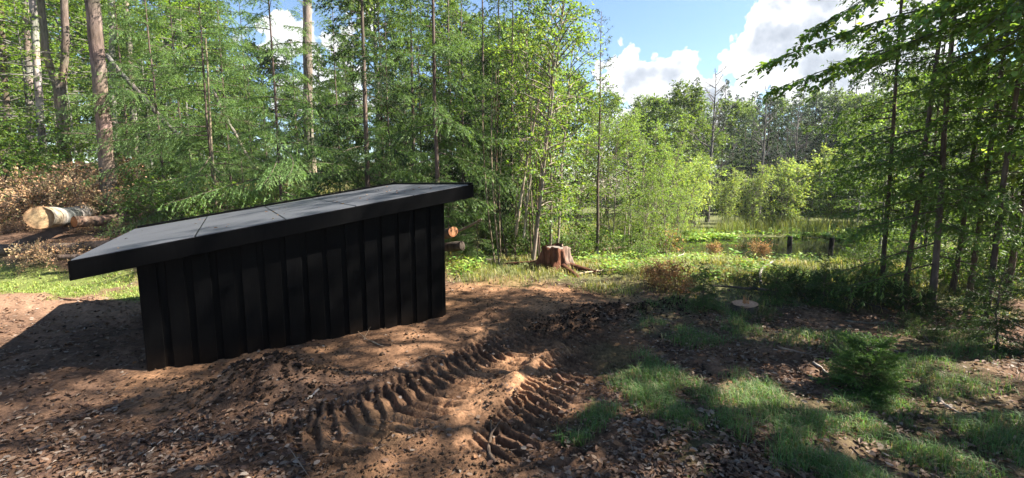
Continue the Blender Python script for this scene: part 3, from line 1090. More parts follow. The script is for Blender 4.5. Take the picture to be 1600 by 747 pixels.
# ---- feathery larches behind the shed
G = 'larches behind the shed'
lab = 'light green feathery larch in the back row behind the nearer larches'
LL = {440: 'light green drooping larch spreading over the low half of the shed roof', 335: 'light green feathery larch beside the pale bare pole', 255: 'light green feathery larch at the foot of the leaning dead stem',
      530: 'light green feathery larch just right of the tall grey trunk', 610: 'light green feathery larch between the dark larch and the slim larch', 725: 'light green feathery larch just right of the slim larch with long sprays'}
for px, Y, s, k in [(440, 8.25, 0.90, 0), (335, 9.8, 0.92, 1), (255, 11.2, 0.98, 2), (530, 10.4, 0.80, 1), (610, 9.9, 0.86, 2), (725, 10.4, 0.98, 0), (290, 13.5, 1.05, 0), (395, 12.5, 0.8, 2), (660, 13.0, 1.05, 0), (780, 12.6, 1.0, 1), (205, 12.6, 0.95, 1), (360, 11.0, 0.9, 0), (490, 11.6, 0.75, 2), (560, 12.0, 0.8, 0)]:
    larch[k].plant(X(px, Y), Y, rp.uniform(0, 6.3), s, LL.get(px, lab), G)
G = 'dark larches behind the shed'
lab = 'tall dark green larch with bare drooping twigs standing among the light larches'
for px, Y, s, k in [(575, 9.2, 0.95, 0), (648, 11.6, 0.95, 1), (755, 11.8, 0.95, 0), (800, 11.2, 0.85, 1), (705, 12.2, 1.0, 1), (778, 13.4, 1.05, 0), (600, 13.0, 0.9, 1)]:
    larch_dark[k].plant(X(px, Y), Y, rp.uniform(0, 6.3), s, 'tall dark larch standing alone against the sky right of the grey trunk' if px == 575 else lab, G)
lab = 'low bushy larch sapling under the taller larches'
for px, Y, s, k in [(420, 10.2, 0.34, 0), (470, 9.6, 0.32, 1), (520, 9.2, 0.30, 2), (560, 10.5, 0.36, 0), (605, 8.9, 0.30, 1), (650, 10.2, 0.36, 2), (700, 9.6, 0.32, 0), (745, 9.4, 0.30, 1), (380, 9.2, 0.34, 2), (300, 9.0, 0.30, 0), (640, 8.7, 0.26, 0)]:
    larch[k].plant(X(px, Y), Y, rp.uniform(0, 6.3), s, lab, 'low larch saplings behind the shed')
spray_larch.plant(X(684, 8.3), 8.3, 0.1, 1.0, 'slim larch with two long light green sprays reaching over the shed roof', None)
thin_larch.plant(X(935, 11.5), 11.5, 1.0, 0.98, 'thin sparse larch with short bare branches standing against the clouds', None)

# ---- bright saplings right of the shed
G = 'leafy saplings right of the shed'
lab = 'slender leafy sapling with several pale stems beside the larches'
for px, Y, s, k in [(835, 9.4, 1.0, 0), (858, 10.4, 1.0, 1), (822, 10.6, 1.05, 2), (893, 12.4, 0.62, 0), (855, 12.5, 1.1, 1), (912, 13.0, 0.7, 2)]:
    birch[k].plant(X(px, Y), Y, rp.uniform(0, 6.3), s, lab, G)
G = 'low saplings by the marsh'
lab = 'low bright green sapling growing at the edge of the marsh'
for px, Y, s, k in [(960, 12.5, 0.66, 1), (985, 14.0, 0.68, 2), (1010, 12.8, 0.55, 0), (1035, 14.5, 0.66, 1), (1060, 17.5, 0.6, 2), (975, 16, 0.8, 0), (1020, 18, 0.8, 1), (940, 15, 0.8, 2), (1000, 11.5, 0.42, 0), (1042, 12.2, 0.38, 2)]:
    birch[k].plant(X(px, Y), Y, rp.uniform(0, 6.3), s, lab, G)
G = 'willows behind the pond'
lab = 'pale green willow shrub standing among the rushes behind the pond'
for px, Y, s, k in [(1085, 22, 1.15, 0), (1135, 24, 0.9, 1), (1175, 21.5, 0.95, 1), (1230, 22, 1.1, 0), (1262, 23, 1.25, 1), (1060, 20, 1.0, 1), (1300, 25, 1.2, 0), 
                    (1330, 24, 1.1, 1), (1360, 22, 1.0, 0), (1400, 21, 0.9, 1), (1450, 20, 0.9, 0), (1520, 19, 0.9, 1)]:
    willow[k].plant(X(px, Y), Y, rp.uniform(0, 6.3), s, lab, G)

# ---- far wood behind the marsh
G = 'broadleaf trees of the far wood'
lab = 'broadleaf tree with rounded crown in the wood beyond the marsh'
for px, Y, s, k in [(1062, 27, 0.80, 0), (1020, 30, 0.78, 1), (985, 27, 0.62, 2), (950, 30, 0.8, 0), (900, 27, 0.85, 1), (860, 25, 0.9, 2), (1135, 36, 0.85, 1), (1335, 31, 0.80, 2), (1300, 38, 0.95, 0),
                    (1380, 29, 0.9, 1), (1430, 33, 1.0, 2), (1490, 30, 1.0, 0), (1560, 31, 1.0, 1), (1640, 30, 1.0, 2), (1000, 38, 0.9, 0), (1080, 42, 0.95, 2), (810, 24, 0.95, 0), (760, 28, 1.0, 1), (1160, 44, 0.95, 0), (1720, 30, 1.0, 0), (1820, 29, 1, 1), (1100, 29, 0.6, 1), (1200, 47, 1.05, 1), (1260, 48, 1.1, 2), (1320, 46, 1.05, 1), (1040, 46, 1.0, 0), (1370, 25, 0.7, 0), (1410, 24, 0.75, 2), (1460, 23, 0.8, 1), (1540, 23, 0.8, 0), (1610, 22, 0.8, 2)]:
    bigtree[k].plant(X(px, Y), Y, rp.uniform(0, 6.3), s, lab, G)
G = 'dark conifers of the far wood'
lab = 'dark dense conifer in the wood beyond the pond'
for px, Y, s, k in [(1125, 34, 0.72, 0), (1160, 33, 0.66, 1), (1195, 35, 0.78, 0), (1225, 33, 0.70, 1), (1255, 34, 0.72, 0), (1285, 33, 0.66, 1), (1310, 36, 0.80, 0), (1100, 38, 0.7, 1), (1180, 41, 0.85, 0), (1240, 42, 0.9, 1), (1350, 40, 0.95, 0), (1410, 42, 1.0, 1), (1500, 42, 1, 0), (1600, 42, 1, 1), (1142, 31, 0.55, 1), (1172, 30, 0.6, 0), (1210, 31, 0.6, 1), (1270, 30, 0.55, 0), (1300, 31, 0.62, 1), (1325, 35, 0.8, 0), (1085, 33, 0.5, 0), (1150, 37, 0.8, 0), (1205, 38, 0.82, 1), (1265, 38, 0.85, 0), (1050, 36, 0.6, 1), (1080, 47, 1.05, 0), (1125, 46, 1.0, 1), (1170, 49, 1.1, 0), (1215, 47, 1.1, 1), (1245, 50, 1.15, 0), (1285, 46, 1.1, 1), (1325, 48, 1.15, 0), (1145, 40, 0.8, 1), (1230, 37, 0.75, 0)]:
    darkfar[k].plant(X(px, Y), Y, rp.uniform(0, 6.3), s, lab, G, sz=s * rp.uniform(0.95, 1.2))
dead[0].plant(X(1108, 25), 25, 0.4, 0.80, 'bare grey dead tree rising above the far wood against the cloud', None)
dead[1].plant(X(1188, 26), 26, 1.4, 0.74, 'bare branched tree with thin leaning trunk above the dark conifers', None)
dead[1].plant(X(1240, 25.5), 25.5, 2.9, 0.64, 'short grey leafless tree with dense twigs among the pale willows', None)

# ---- the grove of thin stems on the right
G = 'thin stemmed conifers on the right'
lab = 'thin dark stemmed conifer with feathery green sprays in the shady grove'
for px, Y, s, k, sz in [(1395, 6.6, 0.85, 1, 0.95), (1432, 6.2, 0.95, 2, 1.0), (1478, 5.7, 1.0, 0, 1.05), (1508, 6.6, 0.9, 1, 1.0), (1536, 6.0, 0.9, 2, 1.0), (1566, 5.3, 0.85, 1, 1.0), (1598, 6.2, 1.0, 0, 1.1),
                        (1458, 8.0, 0.7, 1, 0.8), (1590, 7.6, 0.8, 0, 0.8), (1650, 5.6, 1, 2, 1.1), (1690, 6.5, 1.0, 0, 1.1)]:
    pole_con[k].plant(X(px, Y), Y, rp.uniform(0, 6.3), s, {1395: 'slim feathery conifer at the edge of the grove nearest the pond', 1458: 'smaller feathery conifer in the back of the grove'}.get(px, lab), G, sz=sz)
G = 'beeches behind the grove'
lab = 'bright leafy young beech behind the grove of thin stems'
for px, Y, s, k in [(1385, 15, 0.75, 0), (1450, 12, 0.75, 1), (1520, 13, 0.9, 2), (1590, 11, 0.9, 0), (1420, 18, 0.95, 1), (1500, 18, 1.0, 0), (1570, 17, 1.0, 2), (1660, 13, 1.0, 1), (1345, 20, 0.8, 2), (1700, 10, 0.9, 0)]:
    beech[k].plant(X(px, Y), Y, rp.uniform(0, 6.3), s, lab, G)


# ---- overhanging beech on the right: trunk outside the frame, boughs inside
def overhang_beech():
    rng = np.random.default_rng(123)
    wood, fol = MB(), MB()
    base = np.array([6.9, 4.2, gz(6.9, 4.2)])
    P = trunk_path(rng, 10, (0.0, 0.0), 0.04)
    bark = (0.16, 0.15, 0.13)
    wood.tube(P, np.interp(P[:, 2], [-.2, 0, .4, 10], [.24, .21, .16, .02]), 10, bark, 0.06, rng)
    S_, D_, L_ = [], [], []
    ends = [(1195, 100, 5.0), (1265, 48, 5.2), (1215, 138, 5.6), (1300, 118, 5.0), (1330, 10, 4.6), (1380, 60, 4.6), (1350, 90, 5.4), (1440, 20, 4.2), (1470, 110, 4.6), (1420, 150, 5.2),
            (1520, 60, 4.2), (1560, 140, 4.4), (1500, -40, 4.4), (1580, 10, 4.0), (1400, -60, 4.8), (1320, -50, 5.4), (1590, 220, 4.6), (1540, 200, 5.0), (1610, 90, 3.9), (1460, 190, 5.6)]
    for i, (px, py, Y) in enumerate(ends):
        e_ = at(px, py, Y)
        z0 = min(9, max(2.2, e_[2] + rng.uniform(0.3, 1.3)))
        p = path_at(P, z0) + np.array([base[0], base[1], base[2]])
        mid = (p + e_) / 2 + np.array([0, 0, 0.45 + 0.2 * rng.random()]) + rng.normal(0, 0.15, 3)
        b = bez(p, mid, e_, 14)
        ln = np.linalg.norm(e_ - p)
        wood.tube(b - base, np.linspace(0.026, 0.003, 14), 5, np.asarray(bark) * 0.7)
        t = np.linspace(0, 1, 14)
        n = int(ln * 24)
        tt = rng.uniform(0.25, 1.0, n)
        pos = np.stack([np.interp(tt, t, b[:, k]) for k in range(3)], 1)
        tg = unit(np.stack([np.interp(tt, t, np.gradient(b[:, k])) for k in range(3)], 1))
        sd = np.cross(tg, [0, 0, 1.0]) * np.where(rng.random(n) < 0.5, 1, -1)[:, None]
        d = unit(tg * rng.uniform(0.4, 0.9, n)[:, None] + sd * rng.uniform(0.3, 0.9, n)[:, None] + np.array([0, 0, -0.12]) + rng.normal(0, 0.08, (n, 3)))
        S_.append(pos)
        D_.append(d)
        L_.append(rng.uniform(0.15, 0.75, n) * (1.25 - 0.75 * tt))
    for _ in range(11):                                      # the crown above the frame
        zz = rng.uniform(4.6, 9.6)
        az = rng.uniform(0, 6.3)
        p = path_at(P, zz) + base
        o = np.array([math.cos(az), math.sin(az), rng.uniform(-0.1, 0.5)])
        l2 = rng.uniform(0.9, 2.7) * (1.25 - 0.07 * zz)
        q = bez(p, p + o * l2 * .5, p + o * l2 + [0, 0, -.25], 8)
        wood.tube(q - base, np.linspace(0.03, 0.005, 8), 4, np.asarray(bark) * 0.8)
        S_.append(q[2:].repeat(5, 0))
        D_.append(unit(o + rng.normal(0, 0.65, (30, 3)) * [1, 1, .4]))
        L_.append(rng.uniform(0.25, 0.7, 30))
    S_, D_, L_ = np.concatenate(S_) - base, np.concatenate(D_), np.concatenate(L_)
    e_ = S_ + D_ * L_[:, None] - np.array([0, 0, 1]) * (0.15 * L_)[:, None]
    wood.cards(S_, e_ - S_, np.tile([0.2, 0.1, 1.0], (len(S_), 1)), np.linalg.norm(e_ - S_, axis=1), 0.006, np.asarray(bark) * 0.6)
    leaves_on(rng, fol, S_, D_, L_, 10, 0.062, (0.13, 0.22, 0.055), 0.8, 0.6, 0.15, oval=True)
    k = Kind('overhanging_beech', (wood.mesh('trunk', True), fol.mesh('crown')), M_LEAF)
    k.plant(base[0], base[1], 0, 1, 'beech reaching long leafy boughs out over the shady grove', None, z=base[2])


overhang_beech()

# ---- more wood to the right of the photographer: it throws the dappled shade
G = 'trees of the wood on the right'
lab = 'tall leafy tree of the wood to the right of the grove'
for x, y, s, k in [(9.8, 1.4, 0.85, 0)]:
    bigtree[k].plant(x, y, rp.uniform(0, 6.3), s, lab, G)

lab = 'tall airy birch of the wood to the right of the grove'
for x, y, s, k in [(7.2, 1.6, 1.4, 0), (7.4, 5.6, 1.7, 1), (9.0, 2.9, 1.8, 2), (8.0, 2.0, 1.5, 2), (5.4, 1.4, 1.1, 1)]:
    birch[k].plant(x, y, rp.uniform(0, 6.3), s, lab, 'birches of the wood on the right')

high = Kind('shade_birch', broadleaf(301, 12.2, 8.2, 1.7, 0.09, 30, 13, 9, 0.075, (0.13, 0.21, 0.055), 0.3, (0.25, 0.22, 0.19), rise=0.5), M_LEAF)  # unseen trees added, crowns set high to shade left ground and shed wall
for x, y, s in [(7.2, 3.2, 1.0), (7.8, 4.3, 0.95)]:
    high.plant(x, y, rp.uniform(0, 6.3), s, 'unseen very tall birch added on the right, high crown shaped for shade', 'unseen tall birches added for shade')

# ---- beech wood on the left
def big_trunk(name, base_px, base_y, Y, top_px, r, bark, label, fork=None, H=9.0, taper=0.75, mott=0.2):
    b = at(base_px, base_y, Y)
    t = at(top_px, 0, Y)
    rng = np.random.default_rng(int(base_px * 7 + Y))
    k = 26
    z = np.linspace(-0.7, H, k)
    fx = (t[0] - b[0]) / max(t[2] - b[2], 0.1)
    P = np.stack([fx * z + np.cumsum(rng.normal(0, 0.012, k)), np.cumsum(rng.normal(0, 0.012, k)), z], 1)
    wood = MB()
    rad = np.interp(z, [-.7, 0, .25, .6, H], [r * 1.35, r * 1.2, r * 1.05, r, r * taper])
    cols = shade(rng, k, bark, mott, 0.07)
    if fork:
        zf = fork
        m = z <= zf + 0.3
        wood.tube(P[m], rad[m], 12, cols[m], 0.06, rng)
        for sgn in (-1, 1):
            q = P[z >= zf - 0.2].copy()
            dz = q[:, 2] - q[0, 2]
            q[:, 0] += sgn * (0.07 + 0.20 * np.minimum(dz, 1.0) + 0.03 * dz)
            wood.tube(q, rad[z >= zf - 0.2] * 0.68, 10, shade(rng, len(q), bark, mott, 0.05), 0.06, rng)
    else:
        wood.tube(P, rad, 14, cols, 0.06, rng)
    for _ in range(7):                                       # a few short dead snags
        zz = rng.uniform(1.2, 6)
        az = rng.uniform(0, 6.3)
        p = path_at(P, zz)
        o = np.array([math.cos(az), math.sin(az), rng.uniform(-0.2, 0.5)])
        l2 = rng.uniform(0.2, 0.9)
        wood.tube(bez(p, p + o * l2 * .5, p + o * l2 + [0, 0, -.1], 4), [0.014, 0.011, 0.008, 0.004], 4, np.asarray(bark) * 0.8)
    fol = MB()
    S_, D_, L_ = [], [], []
    for _ in range(26):                                      # the crown starts above
        zz = rng.uniform(6.0, H)
        az = rng.uniform(0, 6.3)
        p = path_at(P, zz)
        o = np.array([math.cos(az), math.sin(az), rng.uniform(-0.1, 0.6)])
        l2 = rng.uniform(1.0, 2.6)
        q = bez(p, p + o * l2 * .5, p + o * l2 + [0, 0, -.3], 6)
        wood.tube(q, np.linspace(0.03, 0.006, 6), 4, np.asarray(bark) * 0.8)
        S_.append(q[2:].repeat(5, 0))
        D_.append(unit(o + rng.normal(0, 0.6, (20, 3))))
        L_.append(rng.uniform(0.3, 0.7, 20))
    leaves_on(rng, fol, np.concatenate(S_), np.concatenate(D_), np.concatenate(L_), 6, 0.10, (0.08, 0.14, 0.03), 0.8)
    Kind(name, (wood.mesh('trunk', True), fol.mesh('crown')), M_LEAF).plant(b[0], b[1], 0, 1, label, None, z=b[2])


big_trunk('beech_tree', 170, 306, 10.6, 146, 0.145, (0.155, 0.115, 0.09), 'straight stripped reddish grey trunk standing behind the cut log', mott=0.28)
big_trunk('beech_tree', 101, 262, 14.0, 84, 0.15, (0.16, 0.125, 0.095), 'brown trunk forking into two stems at the edge of the wood', fork=2.6)
big_trunk('birch_tree', 70, 268, 14.6, 47, 0.10, (0.22, 0.195, 0.17), 'pale mottled slender trunk left of the forked tree', mott=0.35)
big_trunk('beech_tree', 14, 245, 17, 2, 0.10, (0.10, 0.075, 0.055), 'dark brown narrow trunk deep in the left wood')
big_trunk('beech_tree', 485, 235, 14.5, 482, 0.14, (0.15, 0.125, 0.10), 'tall grey trunk rising above the larches into open sky', taper=0.8)
big_trunk('birch_tree', 177, 292, 15, 172, 0.10, (0.24, 0.22, 0.19), 'thin pale trunk just behind the stripped reddish trunk')
big_trunk('beech_tree', 212, 280, 17, 196, 0.11, (0.15, 0.125, 0.10), 'slim grey trunk by the pale glade')
big_trunk('beech_tree', 46, 235, 19, 36, 0.12, (0.19, 0.16, 0.13), 'grey trunk half hidden by bright beech leaves')
G = 'young beeches of the left wood'
lab = 'young beech with bright layered leaves in the left wood'
for px, Y, s, k in [(-60, 11.5, 0.9, 0), (10, 13, 0.85, 1), (60, 16.5, 1.05, 2), (125, 16, 0.95, 0), (190, 18.5, 1.1, 1), (240, 15, 0.95, 2), (300, 16, 1.1, 0), (30, 20, 1.2, 1), (100, 21, 1.2, 2), (-20, 18, 1.2, 0), (-120, 14, 1.1, 2),
                    (420, 18, 0.6, 0), (270, 20, 1.2, 1), (-180, 12, 1.0, 0)]:
    beech[k].plant(X(px, Y), Y, rp.uniform(0, 6.3), s, lab, G)
G = 'trees deep in the left wood'
lab = 'tall dense tree at the dark back of the left wood'
for i in range(26):
    px = -260 + i * 42 + rp.uniform(-15, 15)
    Y = rp.uniform(24, 38)
    sc_ = rp.uniform(1.1, 1.5)
    if 375 < px < 560 or 620 < px < 720:
        sc_ *= 0.55
    bigtree[i % 3].plant(X(px, Y), Y, rp.uniform(0, 6.3), sc_, lab, G)
G = 'dark conifers behind the larches'
lab = 'dark dense conifer closing the gaps behind the larches'
for i in range(15):
    px = 180 + i * 46 + rp.uniform(-12, 12)
    Y = rp.uniform(17.5, 22)
    darkfar[i % 2].plant(X(px, Y), Y, rp.uniform(0, 6.3), rp.uniform(0.5, 0.62), lab, G)

# ------------------------------------------------------------------ logs, stumps, sticks
def stem_frame(p0, p1):
    t = unit(np.asarray(p1, float) - np.asarray(p0, float))
    ref = np.array([0, 0, 1.0]) if abs(t[2]) < 0.9 else np.array([1.0, 0, 0])
    a = unit(np.cross(t, ref))
    return t, a, np.cross(t, a)


def cut_face(name, centre, axis, r, rng, root, cols, slant=(0, 0), dome=0.0, rough=0.01):
    """a sawn end with growth rings"""
    t, a, b = stem_frame((0, 0, 0), axis)
    th = np.linspace(0, 2 * math.pi, 29)[:-1]
    out = 1 + 0.05 * np.sin(2 * th + rng.uniform(0, 6)) + 0.04 * np.sin(3 * th + rng.uniform(0, 6))
    V, C = [], []
    rr = np.linspace(1, 0.02, 9)
    for i, q in enumerate(rr):
        u = (np.cos(th) * out * q * r)
        v = (np.sin(th) * out * q * r)
        off = dome * (1 - q * q) + slant[0] * u + slant[1] * v + rng.normal(0, rough * r, 28)
        V.append(centre + u[:, None] * a + v[:, None] * b + off[:, None] * t)
        k = 1.0 + 0.10 * ((i % 2) * 2 - 1)
        C.append(np.tile(np.asarray(cols[0]) * (1 - q ** 3) + np.asarray(cols[1]) * q ** 3, (28, 1)) * k)
    V = np.concatenate(V)
    j = np.arange(28)
    Fq = np.concatenate([np.stack([i * 28 + j, i * 28 + (j + 1) % 28, (i + 1) * 28 + (j + 1) % 28, (i + 1) * 28 + j], 1) for i in range(8)])
    return link(name, make_mesh(name, V, Fq, np.concatenate(C)), M_CUT, root)


def log(name, p0, p1, r0, r1, bark, cuts, label, group=None, cat='log', bend=0.02, slant=(0, 0), sides=16, mott=0.2, patches=None):
    """lying stem, first end cut face towards p0"""
    rng = np.random.default_rng(int(abs(p0[0] * 97 + p0[1] * 31)) + 5)
    p0, p1 = np.asarray(p0, float), np.asarray(p1, float)
    root = empty(name, tuple((p0 + p1) / 2 * np.array([1, 1, 1])))
    o = (p0 + p1) / 2
    k = 18
    t, a, b = stem_frame(p0, p1)
    s = np.linspace(0, 1, k)
    L = np.linalg.norm(p1 - p0)
    P = p0[None] + s[:, None] * (p1 - p0) + np.outer(np.sin(s * math.pi) * bend * L, b) + np.outer(np.cumsum(rng.normal(0, 0.003 * L, k)), a)
    mb = MB()
    cols = shade(rng, k, bark, mott, 0.05)
    if patches is not None:
        for f0, f1, c in patches:
            cols[(s >= f0) & (s <= f1)] = c
    mb.tube(P - o, np.linspace(r0, r1, k) * (1 + 0.04 * rng.normal(0, 1, k)), sides, cols, 0.07, rng)
    link('bark', mb.mesh('bark', True), M_BARK, root)
    if cuts:
        cut_face('cut_face', P[0] - o - t * 0.004, -t, r0 * 0.985, rng, root, cuts, slant, 0.012)
        cut_face('cut_face', P[-1] - o + t * 0.004, t, r1 * 0.985, rng, root, cuts, (0, 0), 0.01)
    return tag(root, label, cat, group)


TAN = ((0.38, 0.265, 0.145), (0.33, 0.19, 0.10))
ORANGE = ((0.33, 0.16, 0.075), (0.26, 0.105, 0.045))
GREYC = ((0.14, 0.11, 0.085), (0.09, 0.065, 0.05))
log('cut_log', at(64, 340, 8.0), at(140, 327, 10.4), 0.20, 0.14, (0.21, 0.19, 0.165), TAN, 'thick pale beech log with fresh tan cut end on the brushwood', slant=(0.55, 0.0), mott=0.3,
    patches=[(0.2, 0.42, (0.07, 0.074, 0.07)), (0.05, 0.12, (0.30, 0.24, 0.17)), (0.8, 1, (0.28, 0.21, 0.14))])
log('cut_log', at(116, 347, 8.5), at(195, 340, 9.3), 0.105, 0.095, (0.13, 0.085, 0.06), ORANGE, 'short brown log with orange end tucked behind the pale log')
log('cut_log', at(-90, 388, 7.9), at(178, 383, 8.2), 0.115, 0.10, (0.085, 0.062, 0.048), GREYC, 'long dark weathered log lying along the foot of the brushwood')
log('cut_log', at(95, 402, 7.4), at(205, 396, 7.7), 0.05, 0.04, (0.07, 0.05, 0.04), GREYC, 'thin dark log on the ground in front of the long dark log')
log('cut_log', at(708, 362, 8.0), at(640, 372, 9.6), 0.095, 0.09, (0.11, 0.08, 0.06), ORANGE, 'log with round orange cut end sticking out behind the shed')
log('cut_log', at(722, 384, 8.3), at(650, 385, 8.8), 0.09, 0.09, (0.06, 0.045, 0.035), ((0.05, 0.036, 0.028), (0.04, 0.03, 0.022)), 'dark log lying under the orange ended log')
log('cut_log', at(690, 372, 8.6), at(752, 343, 8.4), 0.03, 0.02, (0.16, 0.12, 0.09), GREYC, 'thin brown pole poking up from the brushwood behind the shed')
log('broken_log', ground_at(938, 396) + [0, 0, 0.12], ground_at(990, 391) + [0, 0, 0.14], 0.07, 0.05, (0.10, 0.065, 0.045), GREYC, 'rotten brown log piece propped above the grass behind the stump')
log('leaning_stem', at(168, 86, 12.2), at(345, 272, 11.2), 0.055, 0.05, (0.10, 0.092, 0.08), None, 'dead grey stem leaning steeply through the larches', cat='dead trunk')
log('leaning_stem', at(332, 140, 11.0), at(395, 262, 10.6), 0.035, 0.03, (0.14, 0.12, 0.10), None, 'thin brown dead stem leaning beside the pale upright pole', cat='dead trunk')
log('bare_pole', at(322, 60, 9.4), at(338, 318, 9.4), 0.014, 0.024, (0.20, 0.165, 0.11), None, 'thin pale upright bare pole among the larches', cat='dead trunk', bend=0.004)
log('leaning_stem', at(843, 150, 9.2), at(806, 366, 9.4), 0.022, 0.032, (0.30, 0.24, 0.17), None, 'pale bare stem leaning left among the saplings', cat='dead trunk', bend=0.01)
log('leaning_stem', at(836, 235, 8.9), at(818, 372, 9.0), 0.015, 0.022, (0.36, 0.30, 0.22), None, 'slim straw coloured stem beside the leaning pale stem', cat='dead trunk', bend=0.01)


lab = 'thin leafless brown sapling in the thicket right of the shed'
for i in range(20):
    px = rp.uniform(762, 858)
    Y = rp.uniform(8.8, 11.2)
    b0 = at(px, 380, Y)
    b0[2] = float(macro(b0[0:1], b0[1:2])[0]) - 0.05
    top = b0 + np.array([rp.normal(0.05, 0.22), rp.normal(0, 0.2), rp.uniform(2.2, 4.5)])
    log('bare_sapling', b0, top, rp.uniform(0.012, 0.02), 0.006, [(0.12, 0.08, 0.055), (0.20, 0.155, 0.11), (0.085, 0.065, 0.05)][i % 3], None, lab, 'thin leafless saplings of the thicket', 'sapling', bend=0.02, sides=6)


def ring_solid(mb, prof, cols, fn, n=40):
    """stack of closed rings; prof = list of z; fn(theta, i) -> radius"""
    th = np.linspace(0, 2 * math.pi, n + 1)[:-1]
    V, C = [], []
    for i, z in enumerate(prof):
        r = fn(th, i)
        V.append(np.stack([r * np.cos(th), r * np.sin(th), np.full(n, z)], 1))
        C.append(np.tile(cols[i], (n, 1)))
    j = np.arange(n)
    Fq = np.concatenate([np.stack([i * n + j, i * n + (j + 1) % n, (i + 1) * n + (j + 1) % n, (i + 1) * n + j], 1) for i in range(len(prof) - 1)])
    V = np.concatenate(V)
    return V, Fq, np.concatenate(C)


def big_stump():
    rng = np.random.default_rng(4)
    b = ground_at(868, 418)
    root = empty('tree_stump', (b[0], b[1], b[2] - 0.03))
    tag(root, 'old reddish brown tree stump with flaring roots on the grass', 'stump')
    prof = np.array([-0.12, 0.0, 0.05, 0.10, 0.16, 0.23, 0.30, 0.37, 0.42, 0.44])
    lob = [(math.pi * 1.02, 0.55, 0.34), (math.pi * 1.45, 0.28, 0.25), (math.pi * 1.78, 0.30, 0.25), (0.2, 0.25, 0.3), (1.5, 0.3, 0.3)]

    def fn(th, i):
        z = max(prof[i], 0)
        r = 0.22 + 0.022 * np.sin(5 * th + 1 + 2 * z) + 0.020 * np.sin(13 * th + 6 * z) + rng.normal(0, 0.011, len(th))
        for a0, am, w in lob:
            d = np.angle(np.exp(1j * (th - a0)))
            r = r + am * np.exp(-(d / w) ** 2) * np.exp(-z / 0.17)
        if i == len(prof) - 1:
            r = r * 0.94
        return r
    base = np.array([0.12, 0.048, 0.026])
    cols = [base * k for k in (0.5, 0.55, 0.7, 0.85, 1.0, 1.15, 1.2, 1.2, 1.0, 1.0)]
    mb = MB()
    V, Fq, C = ring_solid(mb, prof, cols, fn, 64)
    jag = V[:, 2] > 0.40
    V[jag, 2] += 0.07 * vnoise(np.arctan2(V[jag, 1], V[jag, 0]) * 4, V[jag, 2] * 0, 33) + 0.05 * V[jag, 0]
    C = C * (1 + 0.5 * vnoise(np.arctan2(V[:, 1], V[:, 0]) * 7, V[:, 2] * 5, 8))[:, None]
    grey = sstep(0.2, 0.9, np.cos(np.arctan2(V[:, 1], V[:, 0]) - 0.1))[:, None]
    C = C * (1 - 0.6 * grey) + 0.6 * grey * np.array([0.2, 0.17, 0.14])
    link('stump_wood', make_mesh('stump_wood', V, Fq, C, True), M_BARK, root)
    cut_face('cut_face', np.array([0, 0, 0.412]), (0, 0, 1), 0.196, rng, root, ((0.17, 0.145, 0.12), (0.12, 0.10, 0.08)), (0.05, 0.03), 0.004)
    mb = MB()
    for a0, l in ((2.7, 0.9), (5.1, 0.6), (5.7, 0.7)):
        d = np.array([math.cos(a0), math.sin(a0), 0])
        mb.tube([d * 0.3 + [0, 0, .10], d * (0.3 + l * .4) + [0, 0, .06], d * (0.3 + l * .8) + [0, 0, 0.02], d * (0.35 + l) + [0, 0, -.06]], [0.06, 0.045, 0.035, 0.02], 7, base * 0.7, 0.2, rng)
    link('root', mb.mesh('root', True), M_BARK, root)


big_stump()


def low_stump():
    rng = np.random.default_rng(6)
    b = ground_at(1163, 486)
    root = empty('tree_stump', (b[0], b[1], b[2]))
    tag(root, 'low freshly sawn stump with pale pink cut face at the edge of the grove', 'stump')
    prof = [-0.1, 0.0, 0.05, 0.095]
    mb = MB()
    V, Fq, C = ring_solid(mb, prof, [(0.06, 0.045, 0.035)] * 4, lambda th, i: 0.155 + 0.05 * (0.095 - prof[i]) / 0.1 + 0.012 * np.sin(4 * th) + rng.normal(0, 0.004, len(th)), 36)
    link('stump_wood', make_mesh('stump_wood', V, Fq, C, True), M_BARK, root)
    cut_face('cut_face', np.array([0, 0, 0.098]), (0, 0, 1), 0.160, rng, root, ((0.42, 0.25, 0.16), (0.34, 0.19, 0.11)), (0.04, -0.10), 0.003)
    mb = MB()
    for k in range(9):
        x0 = rng.uniform(-0.05, 0.05)
        mb.tube([(x0, 0.01 * k - 0.03, 0.08), (x0 * 0.6, 0.01 * k - 0.03, 0.08 + rng.uniform(0.05, 0.15))], [0.012, 0.002], 4, (0.42, 0.2, 0.09))
    link('splinter', mb.mesh('splinter'), M_CUT, root)


low_stump()


def broken_snag():
    rng = np.random.default_rng(16)
    b = at(926, 384, 11.2)
    root = empty('broken_snag', (b[0], b[1], float(macro(np.array([b[0]]), np.array([b[1]]))[0])))
    tag(root, 'pale grey splintered snag in the grass behind the stump', 'stump')
    mb = MB()
    for k in range(10):
        x0 = -0.16 + 0.035 * k
        h = 0.12 + 0.26 * math.exp(-((k - 7) / 2.2) ** 2)
        mb.tube([(x0, rng.uniform(-.05, .05), -0.05), (x0 * 0.9 + .03, rng.uniform(-.05, .05), h * .6 + .05), (x0 * 0.8 + .05, 0, h + 0.05)], [0.05, 0.035, 0.004], 6, shade(rng, 1, (0.38, 0.33, 0.29), 0.2)[0], 0.3, rng)
    link('splinter', mb.mesh('splinter', True), M_BARK, root)


broken_snag()

